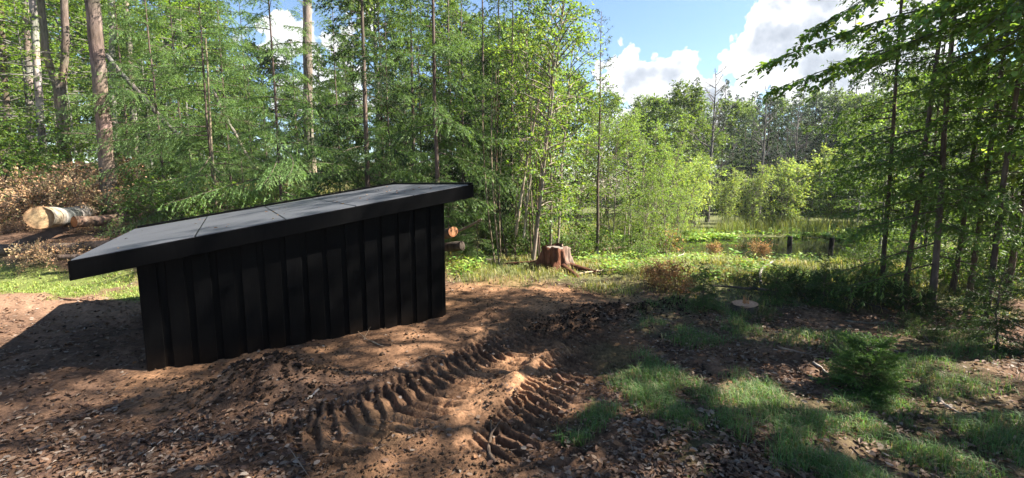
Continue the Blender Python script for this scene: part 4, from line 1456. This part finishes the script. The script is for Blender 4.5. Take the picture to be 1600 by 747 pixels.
for px, py, Y, lab in [(1233, 392, 14.9, 'dark rotten post standing in the pond beside the far bank'), (1298, 393, 14.5, 'dark rotten post standing in the pond near the grove')]:
    b = at(px, py, Y)
    rng = np.random.default_rng(px)
    mb = MB()
    top = WATER_Z + 0.36
    mb.tube([(0, 0, -0.5), (0, 0, 0), (0.01, 0, 0.3), (0.012, 0.005, 0.36), (0.013, 0.005, 0.375)], [0.085, 0.08, 0.075, 0.07, 0.01], 9, (0.03, 0.024, 0.018), 0.15, rng)
    o = link('post', mb.mesh('post', True), M_BARK)
    o.location = (b[0], b[1], WATER_Z)
    tag(o, lab, 'post')


# fallen branches and sticks, each one its own thing
def stick(pa, pb, r, col, label, cat='stick', lift=0.6, twig=0, group=None, bend=0.05, name='stick'):
    rng = np.random.default_rng(int(pa[0] * 3 + pb[1] * 7))
    A_, B_ = ground_at(*pa), ground_at(*pb)
    k = 9
    s = np.linspace(0, 1, k)
    P = A_[None] + s[:, None] * (B_ - A_)
    L = np.linalg.norm(B_ - A_)
    sd = unit(np.cross(B_ - A_, [0, 0, 1.0]))
    P += np.outer(np.sin(s * math.pi * rng.uniform(0.8, 1.8)) * bend * L * rng.choice([-1, 1]), sd)
    P[:, 2] = np.maximum(height(P[:, 0], P[:, 1]).mean() * 0.5 + height(P[:, 0], P[:, 1]) * 0.5, height(P[:, 0], P[:, 1])) + r * lift
    o = P.mean(0)
    mb = MB()
    mb.tube(P - o, np.linspace(r, r * 0.45, k) * (1 + 0.15 * rng.normal(0, 1, k)), 7, shade(rng, k, col, 0.2, 0.04), 0.25, rng)
    for _ in range(twig):
        q = P[rng.integers(2, k - 1)] - o
        d = unit((B_ - A_) / L + sd * rng.choice([-1, 1]) * rng.uniform(0.5, 1.1) + np.array([0, 0, rng.uniform(0, 0.6)]))
        l2 = min(L * rng.uniform(0.12, 0.3), 0.28)
        mb.tube([q, q + d * l2 * 0.5 + [0, 0, 0.02 * l2], q + d * l2], [r * 0.5, r * 0.35, r * 0.15], 5, col, 0.2, rng)
    ob = link(name, mb.mesh(name, True), M_BARK)
    ob.location = tuple(o)
    return tag(ob, label, cat, group)


PALE = (0.30, 0.26, 0.22)
BRN = (0.10, 0.07, 0.05)
stick((1188, 449), (1206, 413), 0.028, (0.36, 0.32, 0.28), 'white barkless crooked branch lying in the marsh grass', 'branch', twig=2, bend=0.03, name='fallen_branch', lift=2.5)
stick((1068, 412), (1040, 392), 0.024, (0.34, 0.30, 0.26), 'forked white branch beside the orange withered bush', 'branch', twig=2, bend=0.1, name='fallen_branch', lift=1.2)
stick((1200, 460), (1108, 453), 0.022, (0.09, 0.07, 0.055), 'straight dark pole lying behind the low sawn stump', 'branch', name='fallen_branch', lift=3, bend=0.01)
stick((776, 728), (761, 672), 0.016, BRN, 'dark brown stick lying at the end of the tyre tracks', twig=1)
stick((1270, 568), (1302, 592), 0.014, PALE, 'pale grey stick just left of the small spruce bush', twig=1)
stick((1467, 626), (1498, 650), 0.016, PALE, 'pale grey stick right of the small spruce bush', twig=1)
stick((1405, 678), (1466, 704), 0.014, BRN, 'dark stick lying in the soft grass right of the bush', twig=2)
stick((1215, 545), (1290, 560), 0.012, (0.14, 0.10, 0.075), 'thin brown stick in the leaf litter above the bush', twig=2)
stick((1200, 560), (1300, 606), 0.010, BRN, 'long thin dark twig passing left of the small spruce bush', twig=2)
stick((1530, 535), (1600, 560), 0.03, (0.08, 0.065, 0.05), 'dark branch lying at the foot of the grove', 'branch', twig=3, name='fallen_branch')
stick((1320, 502), (1400, 508), 0.014, (0.15, 0.12, 0.09), 'thin brown branch below the cut spruce branches', twig=3)
stick((1440, 518), (1500, 505), 0.014, PALE, 'curved pale branch at the foot of the thin stems', twig=2, bend=0.12)
stick((95, 468), (180, 481), 0.014, (0.13, 0.075, 0.05), 'reddish brown stick on the sunny ground left of the shed', twig=3)
stick((55, 707), (110, 690), 0.009, (0.3, 0.22, 0.16), 'pale thin twig in the litter left of the soil mound', twig=1)
stick((225, 715), (255, 690), 0.007, PALE, 'short pale twig in the litter in front of the mound', twig=1)
stick((272, 680), (290, 662), 0.006, PALE, 'small grey twig beside the soil mound', twig=1)
stick((478, 625), (500, 612), 0.012, PALE, 'short grey wood splinter right of the soil mound')
stick((600, 545), (560, 520), 0.006, (0.35, 0.25, 0.16), 'pale root fibre sticking out at the foot of the shed wall', twig=1, lift=3)
stick((870, 590), (910, 605), 0.010, (0.20, 0.11, 0.07), 'reddish stick at the right edge of the tracks', twig=0)
stick((1380, 735), (1330, 700), 0.010, BRN, 'brown stick in the leaf litter below the soft grass', twig=2)
stick((1000, 672), (935, 660), 0.009, BRN, 'brown twig across the grass tuft by the tracks', twig=2)
stick((1540, 640), (1590, 665), 0.012, BRN, 'dark twig in the grass at the right of the pale stick', twig=2)

for pa, pb, lab in [((800, 402), (845, 398), 'grey stick in the grass left of the old stump'), ((905, 432), (960, 424), 'brown stick lying right of the old stump'), ((940, 404), (975, 412), 'pale stick in the grass behind the stump roots'),
                    ((1000, 425), (1035, 404), 'slanting grey stick beside the small brown bush'), ((735, 405), (790, 409), 'straw coloured stick on the soil right of the shed'), ((1120, 430), (1165, 440), 'thin brown stick in the marsh grass before the white branch'),
                    ((1235, 440), (1290, 432), 'reddish brown stick above the cut spruce branches')]:
    stick(pa, pb, 0.018, [(0.20, 0.17, 0.14), (0.10, 0.07, 0.05), (0.28, 0.22, 0.15)][pa[0] % 3], lab, twig=2, lift=2.2, bend=0.06)

# ------------------------------------------------------------------ small bushes, brushwood
spruce_small = Kind('spruce_bush', conifer(201, 0.62, 0.36, 0.02, 0.012, 96, 0.05, 0.2, step=0.0065, tl=0.026, tw=0.0055, fuzz=0.5, sag=0.1, pend=0.15, col=(0.09, 0.19, 0.045), tipcol=(0.20, 0.36, 0.08), sub=0.022, cards=2, blen=0.5, power=0.45), M_NEEDLE, 'bush')
seedling = Kind('spruce_seedling', conifer(203, 1.0, 0.42, 0.04, 0.014, 46, 0.2, 0.2, step=0.010, tl=0.035, tw=0.007, col=(0.06, 0.12, 0.03), tipcol=(0.13, 0.22, 0.055), sub=0.035, cards=2, blen=0.42), M_NEEDLE, 'seedling')
bough = [Kind('cut_spruce_branch', conifer(205 + i, 1.9, 0.62, 0.1, 0.018, 44, 0.1, 0.1, step=0.016, tl=0.04, tw=0.010, col=(0.042, 0.085, 0.028), tipcol=(0.085, 0.15, 0.045), sub=0.045), M_NEEDLE, 'branch') for i in range(2)]
palebough = Kind('cut_larch_branch', conifer(209, 1.6, 0.55, 0.1, 0.016, 36, 0.1, 0.1, step=0.02, tl=0.045, tw=0.010, col=(0.17, 0.21, 0.075), tipcol=(0.27, 0.30, 0.12), sub=0.05), M_NEEDLE, 'branch')
shrub = [Kind('low_shrub', broadleaf(211 + i, 1.5, 0.1, 0.75, 0.014, 14, 8, 7, 0.075, (0.11, 0.185, 0.04), 0.5, (0.15, 0.12, 0.09), stems=3, rise=0.6), M_LEAF, 'shrub') for i in range(2)]
brown = [Kind('withered_shrub', broadleaf(221 + i, 0.85, 0.1, 0.5, 0.010, 13, 7, 6, 0.06, ((0.42, 0.25, 0.09), (0.24, 0.13, 0.05))[i], 0.3, (0.22, 0.15, 0.09), stems=4, rise=0.6), M_DEADLEAF, 'shrub') for i in range(2)]
drybranch = [Kind('cut_branch', broadleaf(231 + i, 2.1, 0.2, 0.7, 0.016, 20, 8, 6, 0.075, ((0.40, 0.27, 0.145), (0.27, 0.17, 0.09), (0.10, 0.16, 0.04))[i], 0.3, (0.16, 0.12, 0.09), rise=0.6), (M_DEADLEAF, M_DEADLEAF, M_LEAF)[i], 'branch') for i in range(3)]

b = ground_at(1348, 612)
spruce_small.plant(b[0], b[1], 0.4, 0.66, 'small dense bushy spruce growing alone on the shady leaf litter', None, z=b[2] - 0.02)
for px, py, s, lab in [(1097, 478, 0.55, 'tiny green spruce seedling beside the withered brown bush'), (1210, 470, 0.5, 'dark low seedling behind the low sawn stump'), 
                       (1285, 478, 0.62, 'dark seedling with reddish dead top beside the cut spruce branches'), (1560, 545, 0.8, 'taller feathery seedling in front of the grove')]:
    b = ground_at(px, py)
    seedling.plant(b[0], b[1], px, s, lab, None, z=b[2] - 0.02)
lab = 'dark green cut spruce branch heaped on the ground below the grove'
for px, py, rz, s, k in [(1225, 468, 3.4, 0.42, 0), (1262, 474, 2.9, 0.5, 1), (1300, 472, 3.6, 0.55, 0), (1335, 482, 3.0, 0.55, 1), (1375, 486, 3.8, 0.5, 0), (1420, 494, 2.6, 0.5, 1), (1165, 506, 1.8, 0.26, 0),
                         (1470, 498, 3.3, 0.5, 0), (1530, 505, 3.9, 0.5, 1), (1590, 515, 3.2, 0.5, 0), (1250, 458, 4.6, 0.5, 1), (1318, 462, 1.9, 0.55, 0), (1450, 535, 2.8, 0.3, 1), (1550, 540, 3.4, 0.35, 0), (1395, 470, 4.4, 0.5, 1)]:
    b = ground_at(px, py)
    bough[k].plant(b[0], b[1], rz, s, lab, 'cut spruce branches below the grove', z=b[2] + 0.08 * s, tilt=(1.42, 0.0))
lab = 'pale yellow green cut larch branch lying on the grass right of the shed'
for px, py, rz, s in [(725, 392, 0.6, 0.75), (755, 388, 2.0, 0.8), (790, 392, 4.1, 0.75), (735, 378, 5.2, 0.85), (770, 372, 1.2, 0.9), (815, 384, 3.0, 0.8), (700, 398, 3.8, 0.7), (985, 382, 0.9, 0.6)]:
    b = ground_at(px, py)
    palebough.plant(b[0], b[1], rz, s, lab, 'cut larch branches right of the shed', z=b[2] + 0.12, tilt=(1.25, 0.0))
for px, py, s, k, lab in [(1040, 396, 0.85, 0, 'orange withered bush with dry leaves beside the forked white branch'), (1062, 458, 0.5, 1, 'brown withered bush with dead hanging leaves by the tiny seedling'), (1028, 446, 0.42, 1, 'small brown withered bush next to the grass tussocks'),
                          (1190, 404, 0.55, 0, 'rusty withered bush in front of the pond behind the white branch'), (1150, 400, 0.42, 0, 'low orange withered bush between the marsh plants'), (1115, 396, 0.38, 0, 'yellow brown withered bush at the near bank of the pond'),
                          (1228, 404, 0.3, 0, 'faded withered bush on the bank below the rotten post'), (895, 388, 0.4, 0, 'small orange dry bush just behind the old stump')]:
    b = ground_at(px, py)
    brown[k].plant(b[0], b[1], px * 0.7, s, lab, None, z=b[2] - 0.02)
for px, py, rz, s in [(715, 378, 0.4, 0.5), (738, 372, 2.2, 0.5), (705, 388, 4.0, 0.42), (752, 384, 5.0, 0.42)]:
    b = ground_at(px, py)
    drybranch[1].plant(b[0], b[1], rz, s, 'cut branch with brown dead leaves in the small heap by the orange ended log', 'branches by the orange ended log', z=b[2] + 0.15, tilt=(1.2, 0))
lab = 'low leafy green shrub in the undergrowth behind the shed'
for px, Y, s, k in [(250, 8.9, 0.7, 0), (300, 8.8, 0.6, 1), (360, 9.2, 0.6, 1), (215, 9.2, 0.5, 0), (395, 8.4, 0.6, 1), (275, 9.8, 0.8, 1)]:
    shrub[k].plant(X(px, Y), Y, rp.uniform(0, 6.3), s, lab, 'low shrubs behind the shed')
lab = 'low leafy green shrub at the edge of the left wood'
for px, Y, s, k in [(10, 10.5, 1.0, 0), (55, 11, 1.0, 1), (-30, 11.5, 1.3, 1), (30, 12.5, 1.3, 0), (85, 13, 1.1, 1)]:
    shrub[k].plant(X(px, Y), Y, rp.uniform(0, 6.3), s, lab, 'low shrubs of the left wood')
lab = 'low leafy shrub at the foot of the thin stems'
for px, Y, s, k in [(1390, 7.4, 0.4, 0), (1440, 7.0, 0.35, 1), (1490, 7.2, 0.45, 0), (1530, 6.8, 0.4, 1), (1575, 6.6, 0.4, 0), (1600, 7.4, 0.5, 1), (1350, 8.2, 0.35, 1)]:
    shrub[k].plant(X(px, Y), Y, rp.uniform(0, 6.3), s, lab, 'low shrubs of the grove')
lab = 'low green shrub at the edge of the marsh right of the saplings'
for px, Y, s, k in [(900, 11.0, 0.6, 0), (925, 12.2, 0.7, 1), (960, 11.6, 0.55, 0), (990, 12.4, 0.6, 1), (1025, 13.2, 0.6, 0), (1065, 13.5, 0.5, 1), (845, 11.0, 0.8, 0), (800, 10.4, 0.7, 1), (1010, 10.2, 0.35, 0)]:
    shrub[k].plant(X(px, Y), Y, rp.uniform(0, 6.3), s, lab, 'low shrubs by the marsh')
lab = ['cut branch with dry tan leaves in the brushwood heap by the pale log', 'cut branch with brown dead leaves in the brushwood heap by the pale log', 'cut branch with still green leaves in the brushwood heap by the pale log']
grp = ['tan branches of the brushwood', 'brown branches of the brushwood', 'green branches of the brushwood']
for i in range(46):
    px = rp.uniform(-90, 215)
    Y = rp.uniform(8.2, 10.6)
    if px > -10 and Y < 10.2:
        Y = rp.uniform(10.0, 11.0)
        px = min(px, 140)
    k = int(rp.choice([0, 0, 0, 1, 1, 2]))
    x = X(px, Y)
    drybranch[k].plant(x, Y, rp.uniform(0, 6.3), rp.uniform(0.45, 0.8), lab[k], grp[k], z=float(macro(np.array([x]), np.array([Y]))[0]) + rp.uniform(0.02, 0.18), tilt=(rp.uniform(1.0, 1.5), 0))
for i in range(22):
    px = rp.uniform(-60, 200)
    Y = rp.uniform(8.5, 9.7)
    k = int(rp.choice([0, 0, 1, 2]))
    x = X(px, Y)
    drybranch[k].plant(x, Y, rp.uniform(0, 6.3), rp.uniform(0.22, 0.36), lab[k], grp[k], z=float(macro(np.array([x]), np.array([Y]))[0]) + 0.03, tilt=(rp.uniform(1.35, 1.55), 0))
for px, py, s, k in [(20, 408, 0.4, 0), (60, 410, 0.35, 1), (110, 408, 0.35, 1), (40, 418, 0.25, 0), (150, 405, 0.35, 1)]:
    b = ground_at(px, py)
    drybranch[k].plant(b[0], b[1], px, s, ['cut branch with tan leaves below the long dark log', 'cut branch with brown leaves below the long dark log'][k], 'branches below the dark log', z=b[2] + 0.05, tilt=(1.45, 0))

# ------------------------------------------------------------------ ground cover
def blades(name, x, y, ln, wd, col, rng, bend=0.6, lift=0.0, z=None, lab=None, cat=None, up=1.0):
    n = len(x)
    z = (height(x, y) if z is None else z) - 0.006 + lift
    p = np.stack([x, y, z], 1)
    az = rng.uniform(0, 2 * math.pi, n)
    o = np.stack([np.cos(az), np.sin(az), np.zeros(n)], 1)
    s = np.stack([-np.sin(az), np.cos(az), np.zeros(n)], 1)
    be = (bend * rng.uniform(0.3, 1.4, n))[:, None]
    l = ln[:, None]
    w = np.broadcast_to(wd, (n,))[:, None]
    u = np.array([0, 0, 1.0])
    m = p + u * l * 0.58 * up + o * l * 0.22 * be
    t = p + u * l * (0.95 - 0.35 * be) * up + o * l * 0.75 * be
    V = np.stack([p - s * w * .5, p + s * w * .5, m + s * w * .42, m - s * w * .42, t + s * w * .08, t - s * w * .08], 1).reshape(-1, 3)
    i = np.arange(n)[:, None] * 6
    Fq = np.concatenate([i + np.array([0, 1, 2, 3]), i + np.array([3, 2, 4, 5])], 0)
    o_ = link(name, make_mesh(name, V, Fq, np.repeat(col, 6, 0)), M_GRASS)
    tag(o_, lab, cat, None, 'stuff')
    return o_


def polar_pts(rng, n, r0, r1, a0=-62, a1=62, cy=-0.6):
    a = np.radians(rng.uniform(a0, a1, n))
    r = r0 * (r1 / r0) ** rng.random(n)
    return r * np.sin(a), cy + r * np.cos(a)


def outside_shed(x, y, m=0.02):
    lx = (x + 3.2) * 0.846 + (y - 3.755) * 0.533
    ly = -(x + 3.2) * 0.533 + (y - 3.755) * 0.846
    return ~((lx > -m) & (lx < 2.85 + m) & (ly > -m) & (ly < 2.55 + m))


gr = np.random.default_rng(55)
# soft shade grass
x, y = polar_pts(gr, 330000, 2.4, 7.5)
tuft = np.clip(0.25 + 1.9 * fbm(x * 3.2, y * 3.2, 201, 3), 0, 1)
pm = z_lawn(x, y) * (0.06 + 1.1 * tuft) * (1 - z_dirt(x, y)) * (x > -0.4 - 0.3 * (y - 3)) 
k = (gr.random(len(x)) < np.clip(pm * 2.0 - 0.10, 0, 0.95)) & outside_shed(x, y)
x, y, tuft = x[k], y[k], tuft[k]
col = shade(gr, len(x), (0.095, 0.175, 0.05), 0.25, 0.15)
st = gr.random(len(x)) < 0.16
col[st] = shade(gr, st.sum(), (0.24, 0.21, 0.12), 0.2)
blades('grass', x, y, gr.uniform(0.04, 0.10, len(x)) * (0.6 + 1.1 * tuft), 0.0030, col, gr, 1.0, lab='soft fine grass growing in patches on the shady leaf litter', cat='grass')
print('lawn', len(x))
# clearing and marsh
x, y = polar_pts(gr, 170000, 7.0, 24, -14, 62)
tus = np.clip(0.45 + 1.4 * fbm(x * 1.6, y * 1.6, 211), 0, 1)
k = (gr.random(len(x)) < z_marsh(x, y) * (0.12 + 0.88 * tus)) & (z_pond(x, y) > 1.06)
x, y, tus = x[k], y[k], tus[k]
r = np.hypot(x, y)
hue = np.clip(0.5 + 1.3 * fbm(x * 0.8, y * 0.8, 213), 0, 1)[:, None]
col = shade(gr, len(x), (1, 1, 1), 0.25, 0.12) * (np.array([0.19, 0.27, 0.07]) * (1 - hue) + np.array([0.40, 0.37, 0.14]) * hue)
st = gr.random(len(x)) < 0.14
col[st] = shade(gr, st.sum(), (0.36, 0.29, 0.14), 0.2)
blades('marsh_grass', x, y, gr.uniform(0.05, 0.17, len(x)) * (0.5 + tus) * (1 - 0.5 * (z_pond(x, y) < 1.35)), 0.0045 + 0.0007 * r, col, gr, 0.9, lab='tussocky yellow green marsh grass between the stump and the pond', cat='grass')
print('marsh', len(x))
# lush herbs between the tussocks
x, y = polar_pts(gr, 60000, 7.4, 18, -8, 50)
k = (gr.random(len(x)) < z_marsh(x, y) * np.clip(-0.15 + 2.2 * fbm(x * 1.1, y * 1.1, 261), 0, 0.8)) & (z_pond(x, y) > 1.12)
x, y = x[k], y[k]
n = len(x)
az = gr.uniform(0, 6.3, n)
mb = MB()
mb.cards(np.stack([x, y, height(x, y) + gr.uniform(0.02, 0.22, n)], 1), np.stack([np.cos(az), np.sin(az), gr.uniform(-0.2, 0.6, n)], 1), np.stack([gr.normal(0, .4, n), gr.normal(0, .4, n), np.ones(n)], 1), gr.uniform(0.04, 0.10, n), gr.uniform(0.025, 0.05, n),
         shade(gr, n, (0.20, 0.30, 0.055), 0.25, 0.2))
tag(link('marsh_herbs', mb.mesh('marsh_herbs'), M_GRASS), 'leafy yellow green herbs growing between the marsh tussocks', 'herbs', None, 'stuff')
# moss patch left of the shed
x, y = polar_pts(gr, 160000, 5.5, 12.5, -62, -30)
k = (gr.random(len(x)) < z_moss(x, y) * np.clip(0.6 + fbm(x * 5, y * 5, 221), 0.1, 1)) & outside_shed(x, y)
x, y = x[k], y[k]
blades('moss', x, y, gr.uniform(0.02, 0.055, len(x)), 0.008, shade(gr, len(x), (0.23, 0.29, 0.065), 0.22, 0.12), gr, 1.0, lab='bright green mossy grass on the sunny ground left of the shed', cat='moss')
print('moss', len(x))
# glade grass up the slope
x, y = polar_pts(gr, 60000, 9.5, 30, -62, -20)
k = (gr.random(len(x)) < 0.5) & (x < -3) & (y > 11)
x, y = x[k], y[k]
blades('glade_grass', x, y, gr.uniform(0.08, 0.25, len(x)), 0.016, shade(gr, len(x), (0.26, 0.25, 0.10), 0.25, 0.12), gr, 0.8, lab='dry pale grass of the glade up the left slope', cat='grass')
# rushes and bright water plants
x = gr.uniform(4.0, 17.0, 26000)
y = gr.uniform(17.2, 23.5, 26000)
k = gr.random(len(x)) < np.clip(0.1 + 1.9 * fbm(x * 0.9, y * 1.2, 231), 0, 1)
x, y = x[k], y[k]
blades('rushes', x, y, gr.uniform(0.35, 0.8, len(x)), 0.018, shade(gr, len(x), (0.15, 0.175, 0.06), 0.25, 0.12), gr, 0.35, lab='tall olive rushes standing behind the pond', cat='rushes')
x, y = gr.uniform(3.5, 17.0, 60000), gr.uniform(12.8, 20.0, 60000)
q = z_pond(x, y)
clump = fbm(x * 1.1, y * 1.6, 271) > -0.05
k = clump & (((q > 0.92) & (q < 1.35) & (y > 16.4) & (gr.random(len(x)) < 0.75)) | ((q > 0.97) & (q < 1.1) & (gr.random(len(x)) < 0.06)) | ((y > 16.5) & (q > 1.1) & (gr.random(len(x)) < 0.14)))
x, y = x[k], y[k]
n = len(x)
zz = np.maximum(height(x, y), WATER_Z) + gr.uniform(0.02, 0.16, n)
az = gr.uniform(0, 6.3, n)
mb = MB()
mb.cards(np.stack([x, y, zz], 1), np.stack([np.cos(az), np.sin(az), gr.uniform(-0.2, 0.5, n)], 1), np.stack([gr.normal(0, .35, n), gr.normal(0, .35, n), np.ones(n)], 1), gr.uniform(0.08, 0.2, n), gr.uniform(0.06, 0.12, n),
         shade(gr, n, (0.20, 0.30, 0.055), 0.25, 0.2))
tag(link('water_plants', mb.mesh('water_plants'), M_GRASS), 'bright lime green water plants covering the far side of the pond', 'water plants', None, 'stuff')

# leaf litter
x, y = polar_pts(gr, 190000, 2.2, 12.0)
pr = 0.55 * (1 - z_dirt(x, y)) * (1 - 0.85 * z_marsh(x, y)) * (1 - 0.7 * z_moss(x, y)) + 0.05
pr = pr * np.clip(0.75 + 1.3 * fbm(x * 2.3, y * 2.3, 241), 0.05, 1.3)
pr = pr * (1 - 0.5 * z_lawn(x, y)) * np.where(x < -0.2, 0.62, 1.0)
k = (gr.random(len(x)) < pr) & outside_shed(x, y)
x, y = x[k], y[k]
n = len(x)
az = gr.uniform(0, 6.3, n)
pal = np.array([(0.27, 0.18, 0.12), (0.21, 0.12, 0.075), (0.13, 0.072, 0.046), (0.36, 0.29, 0.23), (0.25, 0.18, 0.135), (0.135, 0.075, 0.048), (0.30, 0.155, 0.075)])
ci = gr.choice(len(pal), n, p=[.2, .2, .2, .1, .12, .13, .05])
mb = MB()
ln = gr.uniform(0.020, 0.050, n)
mb.ovals(np.stack([x, y, height(x, y) + gr.uniform(0.002, 0.02, n)], 1), np.stack([np.cos(az), np.sin(az), gr.normal(0, 0.18, n)], 1),
         np.stack([gr.normal(0, .33, n), gr.normal(0, .33, n), np.ones(n)], 1), ln, ln * gr.uniform(0.45, 0.7, n), shade(gr, n, (1, 1, 1), 0.2, 0.05) * pal[ci], gr.uniform(-0.1, 0.35, n), gr.uniform(-0.1, 0.22, n))
tag(link('leaf_litter', mb.mesh('leaf_litter'), M_DEADLEAF), 'fallen brown beech leaves scattered over the forest floor', 'leaf litter', None, 'stuff')
print('litter', n)

# fine twigs, needles and splinters in the litter
x, y = polar_pts(gr, 9000, 2.2, 8.5)
k = (gr.random(len(x)) < 0.75 - 0.45 * z_dirt(x, y)) & outside_shed(x, y)
x, y = x[k], y[k]
n = len(x)
az = gr.uniform(0, 6.3, n)
mb = MB()
ln = gr.gamma(2.0, 0.028, n) + 0.015
mb.cards(np.stack([x, y, height(x, y) + gr.uniform(0.004, 0.02, n)], 1), np.stack([np.cos(az), np.sin(az), gr.normal(0, 0.12, n)], 1), np.stack([gr.normal(0, .6, n), gr.normal(0, .6, n), np.ones(n)], 1), ln, 0.0035 + ln * 0.02,
         shade(gr, n, (1, 1, 1), 0.3, 0.05) * np.array([(0.07, 0.048, 0.034), (0.22, 0.17, 0.125), (0.12, 0.075, 0.05)])[gr.integers(0, 3, n)])
tag(link('twig_litter', mb.mesh('twig_litter'), M_DEADLEAF), 'fine twigs and splinters mixed into the leaf litter', 'twigs', None, 'stuff')
# leaves and needles blown onto the felt
n = 55
lx, ly = gr.uniform(-0.33, 3.0, n), gr.uniform(-0.1, 2.6, n)
wx, wy = -3.2 + lx * 0.846 - ly * 0.533, 3.755 + lx * 0.533 + ly * 0.846
az = gr.uniform(0, 6.3, n)
mb = MB()
ln = gr.uniform(0.012, 0.04, n)
mb.ovals(np.stack([wx, wy, 1.007 + 0.1676 * (lx + 0.385) + 0.008], 1), np.stack([np.cos(az), np.sin(az), 0.1 + 0 * az], 1), np.stack([gr.normal(0, .2, n), gr.normal(0, .2, n), np.ones(n)], 1), ln, ln * 0.5, shade(gr, n, (0.22, 0.14, 0.08), 0.4), 0.15, 0.1)
tag(link('roof_litter', mb.mesh('roof_litter'), M_DEADLEAF), 'few dry leaf bits scattered on the felt roof', 'leaf litter', None, 'stuff')

# crumbs and clods of soil
x, y = polar_pts(gr, 110000, 2.2, 8.5)
cl = np.exp(-(seg_dist(x, y, 1.0, 5.35, 2.25, 5.75) / 0.3) ** 2) + np.exp(-(seg_dist(x, y, 0.35, 4.95, 0.8, 5.0) / 0.25) ** 2) + np.exp(-(((x + 1.95) / 0.5) ** 2 + ((y - 3.32) / 0.35) ** 2))
pr = z_dirt(x, y) * 0.22 * np.clip(0.5 + 1.8 * fbm(x * 3, y * 3, 251), 0, 1) + 0.8 * cl + 0.03
k = (gr.random(len(x)) < pr) & outside_shed(x, y, 0.0)
x, y, cl = x[k], y[k], np.clip(cl[k], 0, 1)
n = len(x)
sz = np.minimum(gr.gamma(2.0, 0.0033, n) * (1 + 1.6 * cl * gr.random(n)) + 0.003, 0.032)
base_ = np.array([(1, 0, 0), (-1, 0, 0), (0, 1, 0), (0, -1, 0), (0, 0, 1), (0, 0, -1)], float)
V = base_[None] * (sz[:, None, None] * gr.uniform(0.6, 1.2, (n, 6, 1)))
th = gr.uniform(0, 6.3, n)
c_, s_ = np.cos(th)[:, None], np.sin(th)[:, None]
V = np.stack([V[..., 0] * c_ - V[..., 1] * s_ + 0.3 * V[..., 2], V[..., 0] * s_ + V[..., 1] * c_, V[..., 2] * 0.8 + 0.25 * V[..., 0]], -1)
V = V + np.stack([x, y, height(x, y) + sz * 0.4], 1)[:, None, :]
tri = np.array([(0, 2, 4), (2, 1, 4), (1, 3, 4), (3, 0, 4), (2, 0, 5), (1, 2, 5), (3, 1, 5), (0, 3, 5)])
Fq = (np.arange(n)[:, None, None] * 6 + tri[None]).reshape(-1, 3)
d = z_dirt(x, y)[:, None] * (1 - cl[:, None])
col = shade(gr, n, (1, 1, 1), 0.3, 0.05) * (np.array([0.15, 0.092, 0.055]) * d + np.array([0.035, 0.022, 0.015]) * (1 - d))
tag(link('soil_crumbs', make_mesh('soil_crumbs', V.reshape(-1, 3), Fq, np.repeat(col, 6, 0)), M_GROUND), 'loose crumbs and clods of soil on the churned ground', 'soil', None, 'stuff')
print('crumbs', n, 'tris', sum(len(m.polygons) * 2 for m in bpy.data.meshes))

# ------------------------------------------------------------------ the air
hm = bpy.data.materials.new('thin_haze')
hm.use_nodes = True
hn = hm.node_tree
hn.nodes.remove(hn.nodes['Principled BSDF'])
pv = N(hn, 'ShaderNodeVolumePrincipled')
pv.inputs['Color'].default_value = (0.88, 0.94, 1.0, 1)
pv.inputs['Density'].default_value = 0.0005
pv.inputs['Anisotropy'].default_value = 0.35
hn.links.new(pv.outputs[0], hn.nodes['Material Output'].inputs['Volume'])
mb = MB()
mb.box((-124, -124, -2.5), (124, 124, 21))
ho = link('haze', mb.mesh('haze'), hm)
tag(ho, 'thin bright haze in the air of the clearing', 'haze', None, 'stuff')
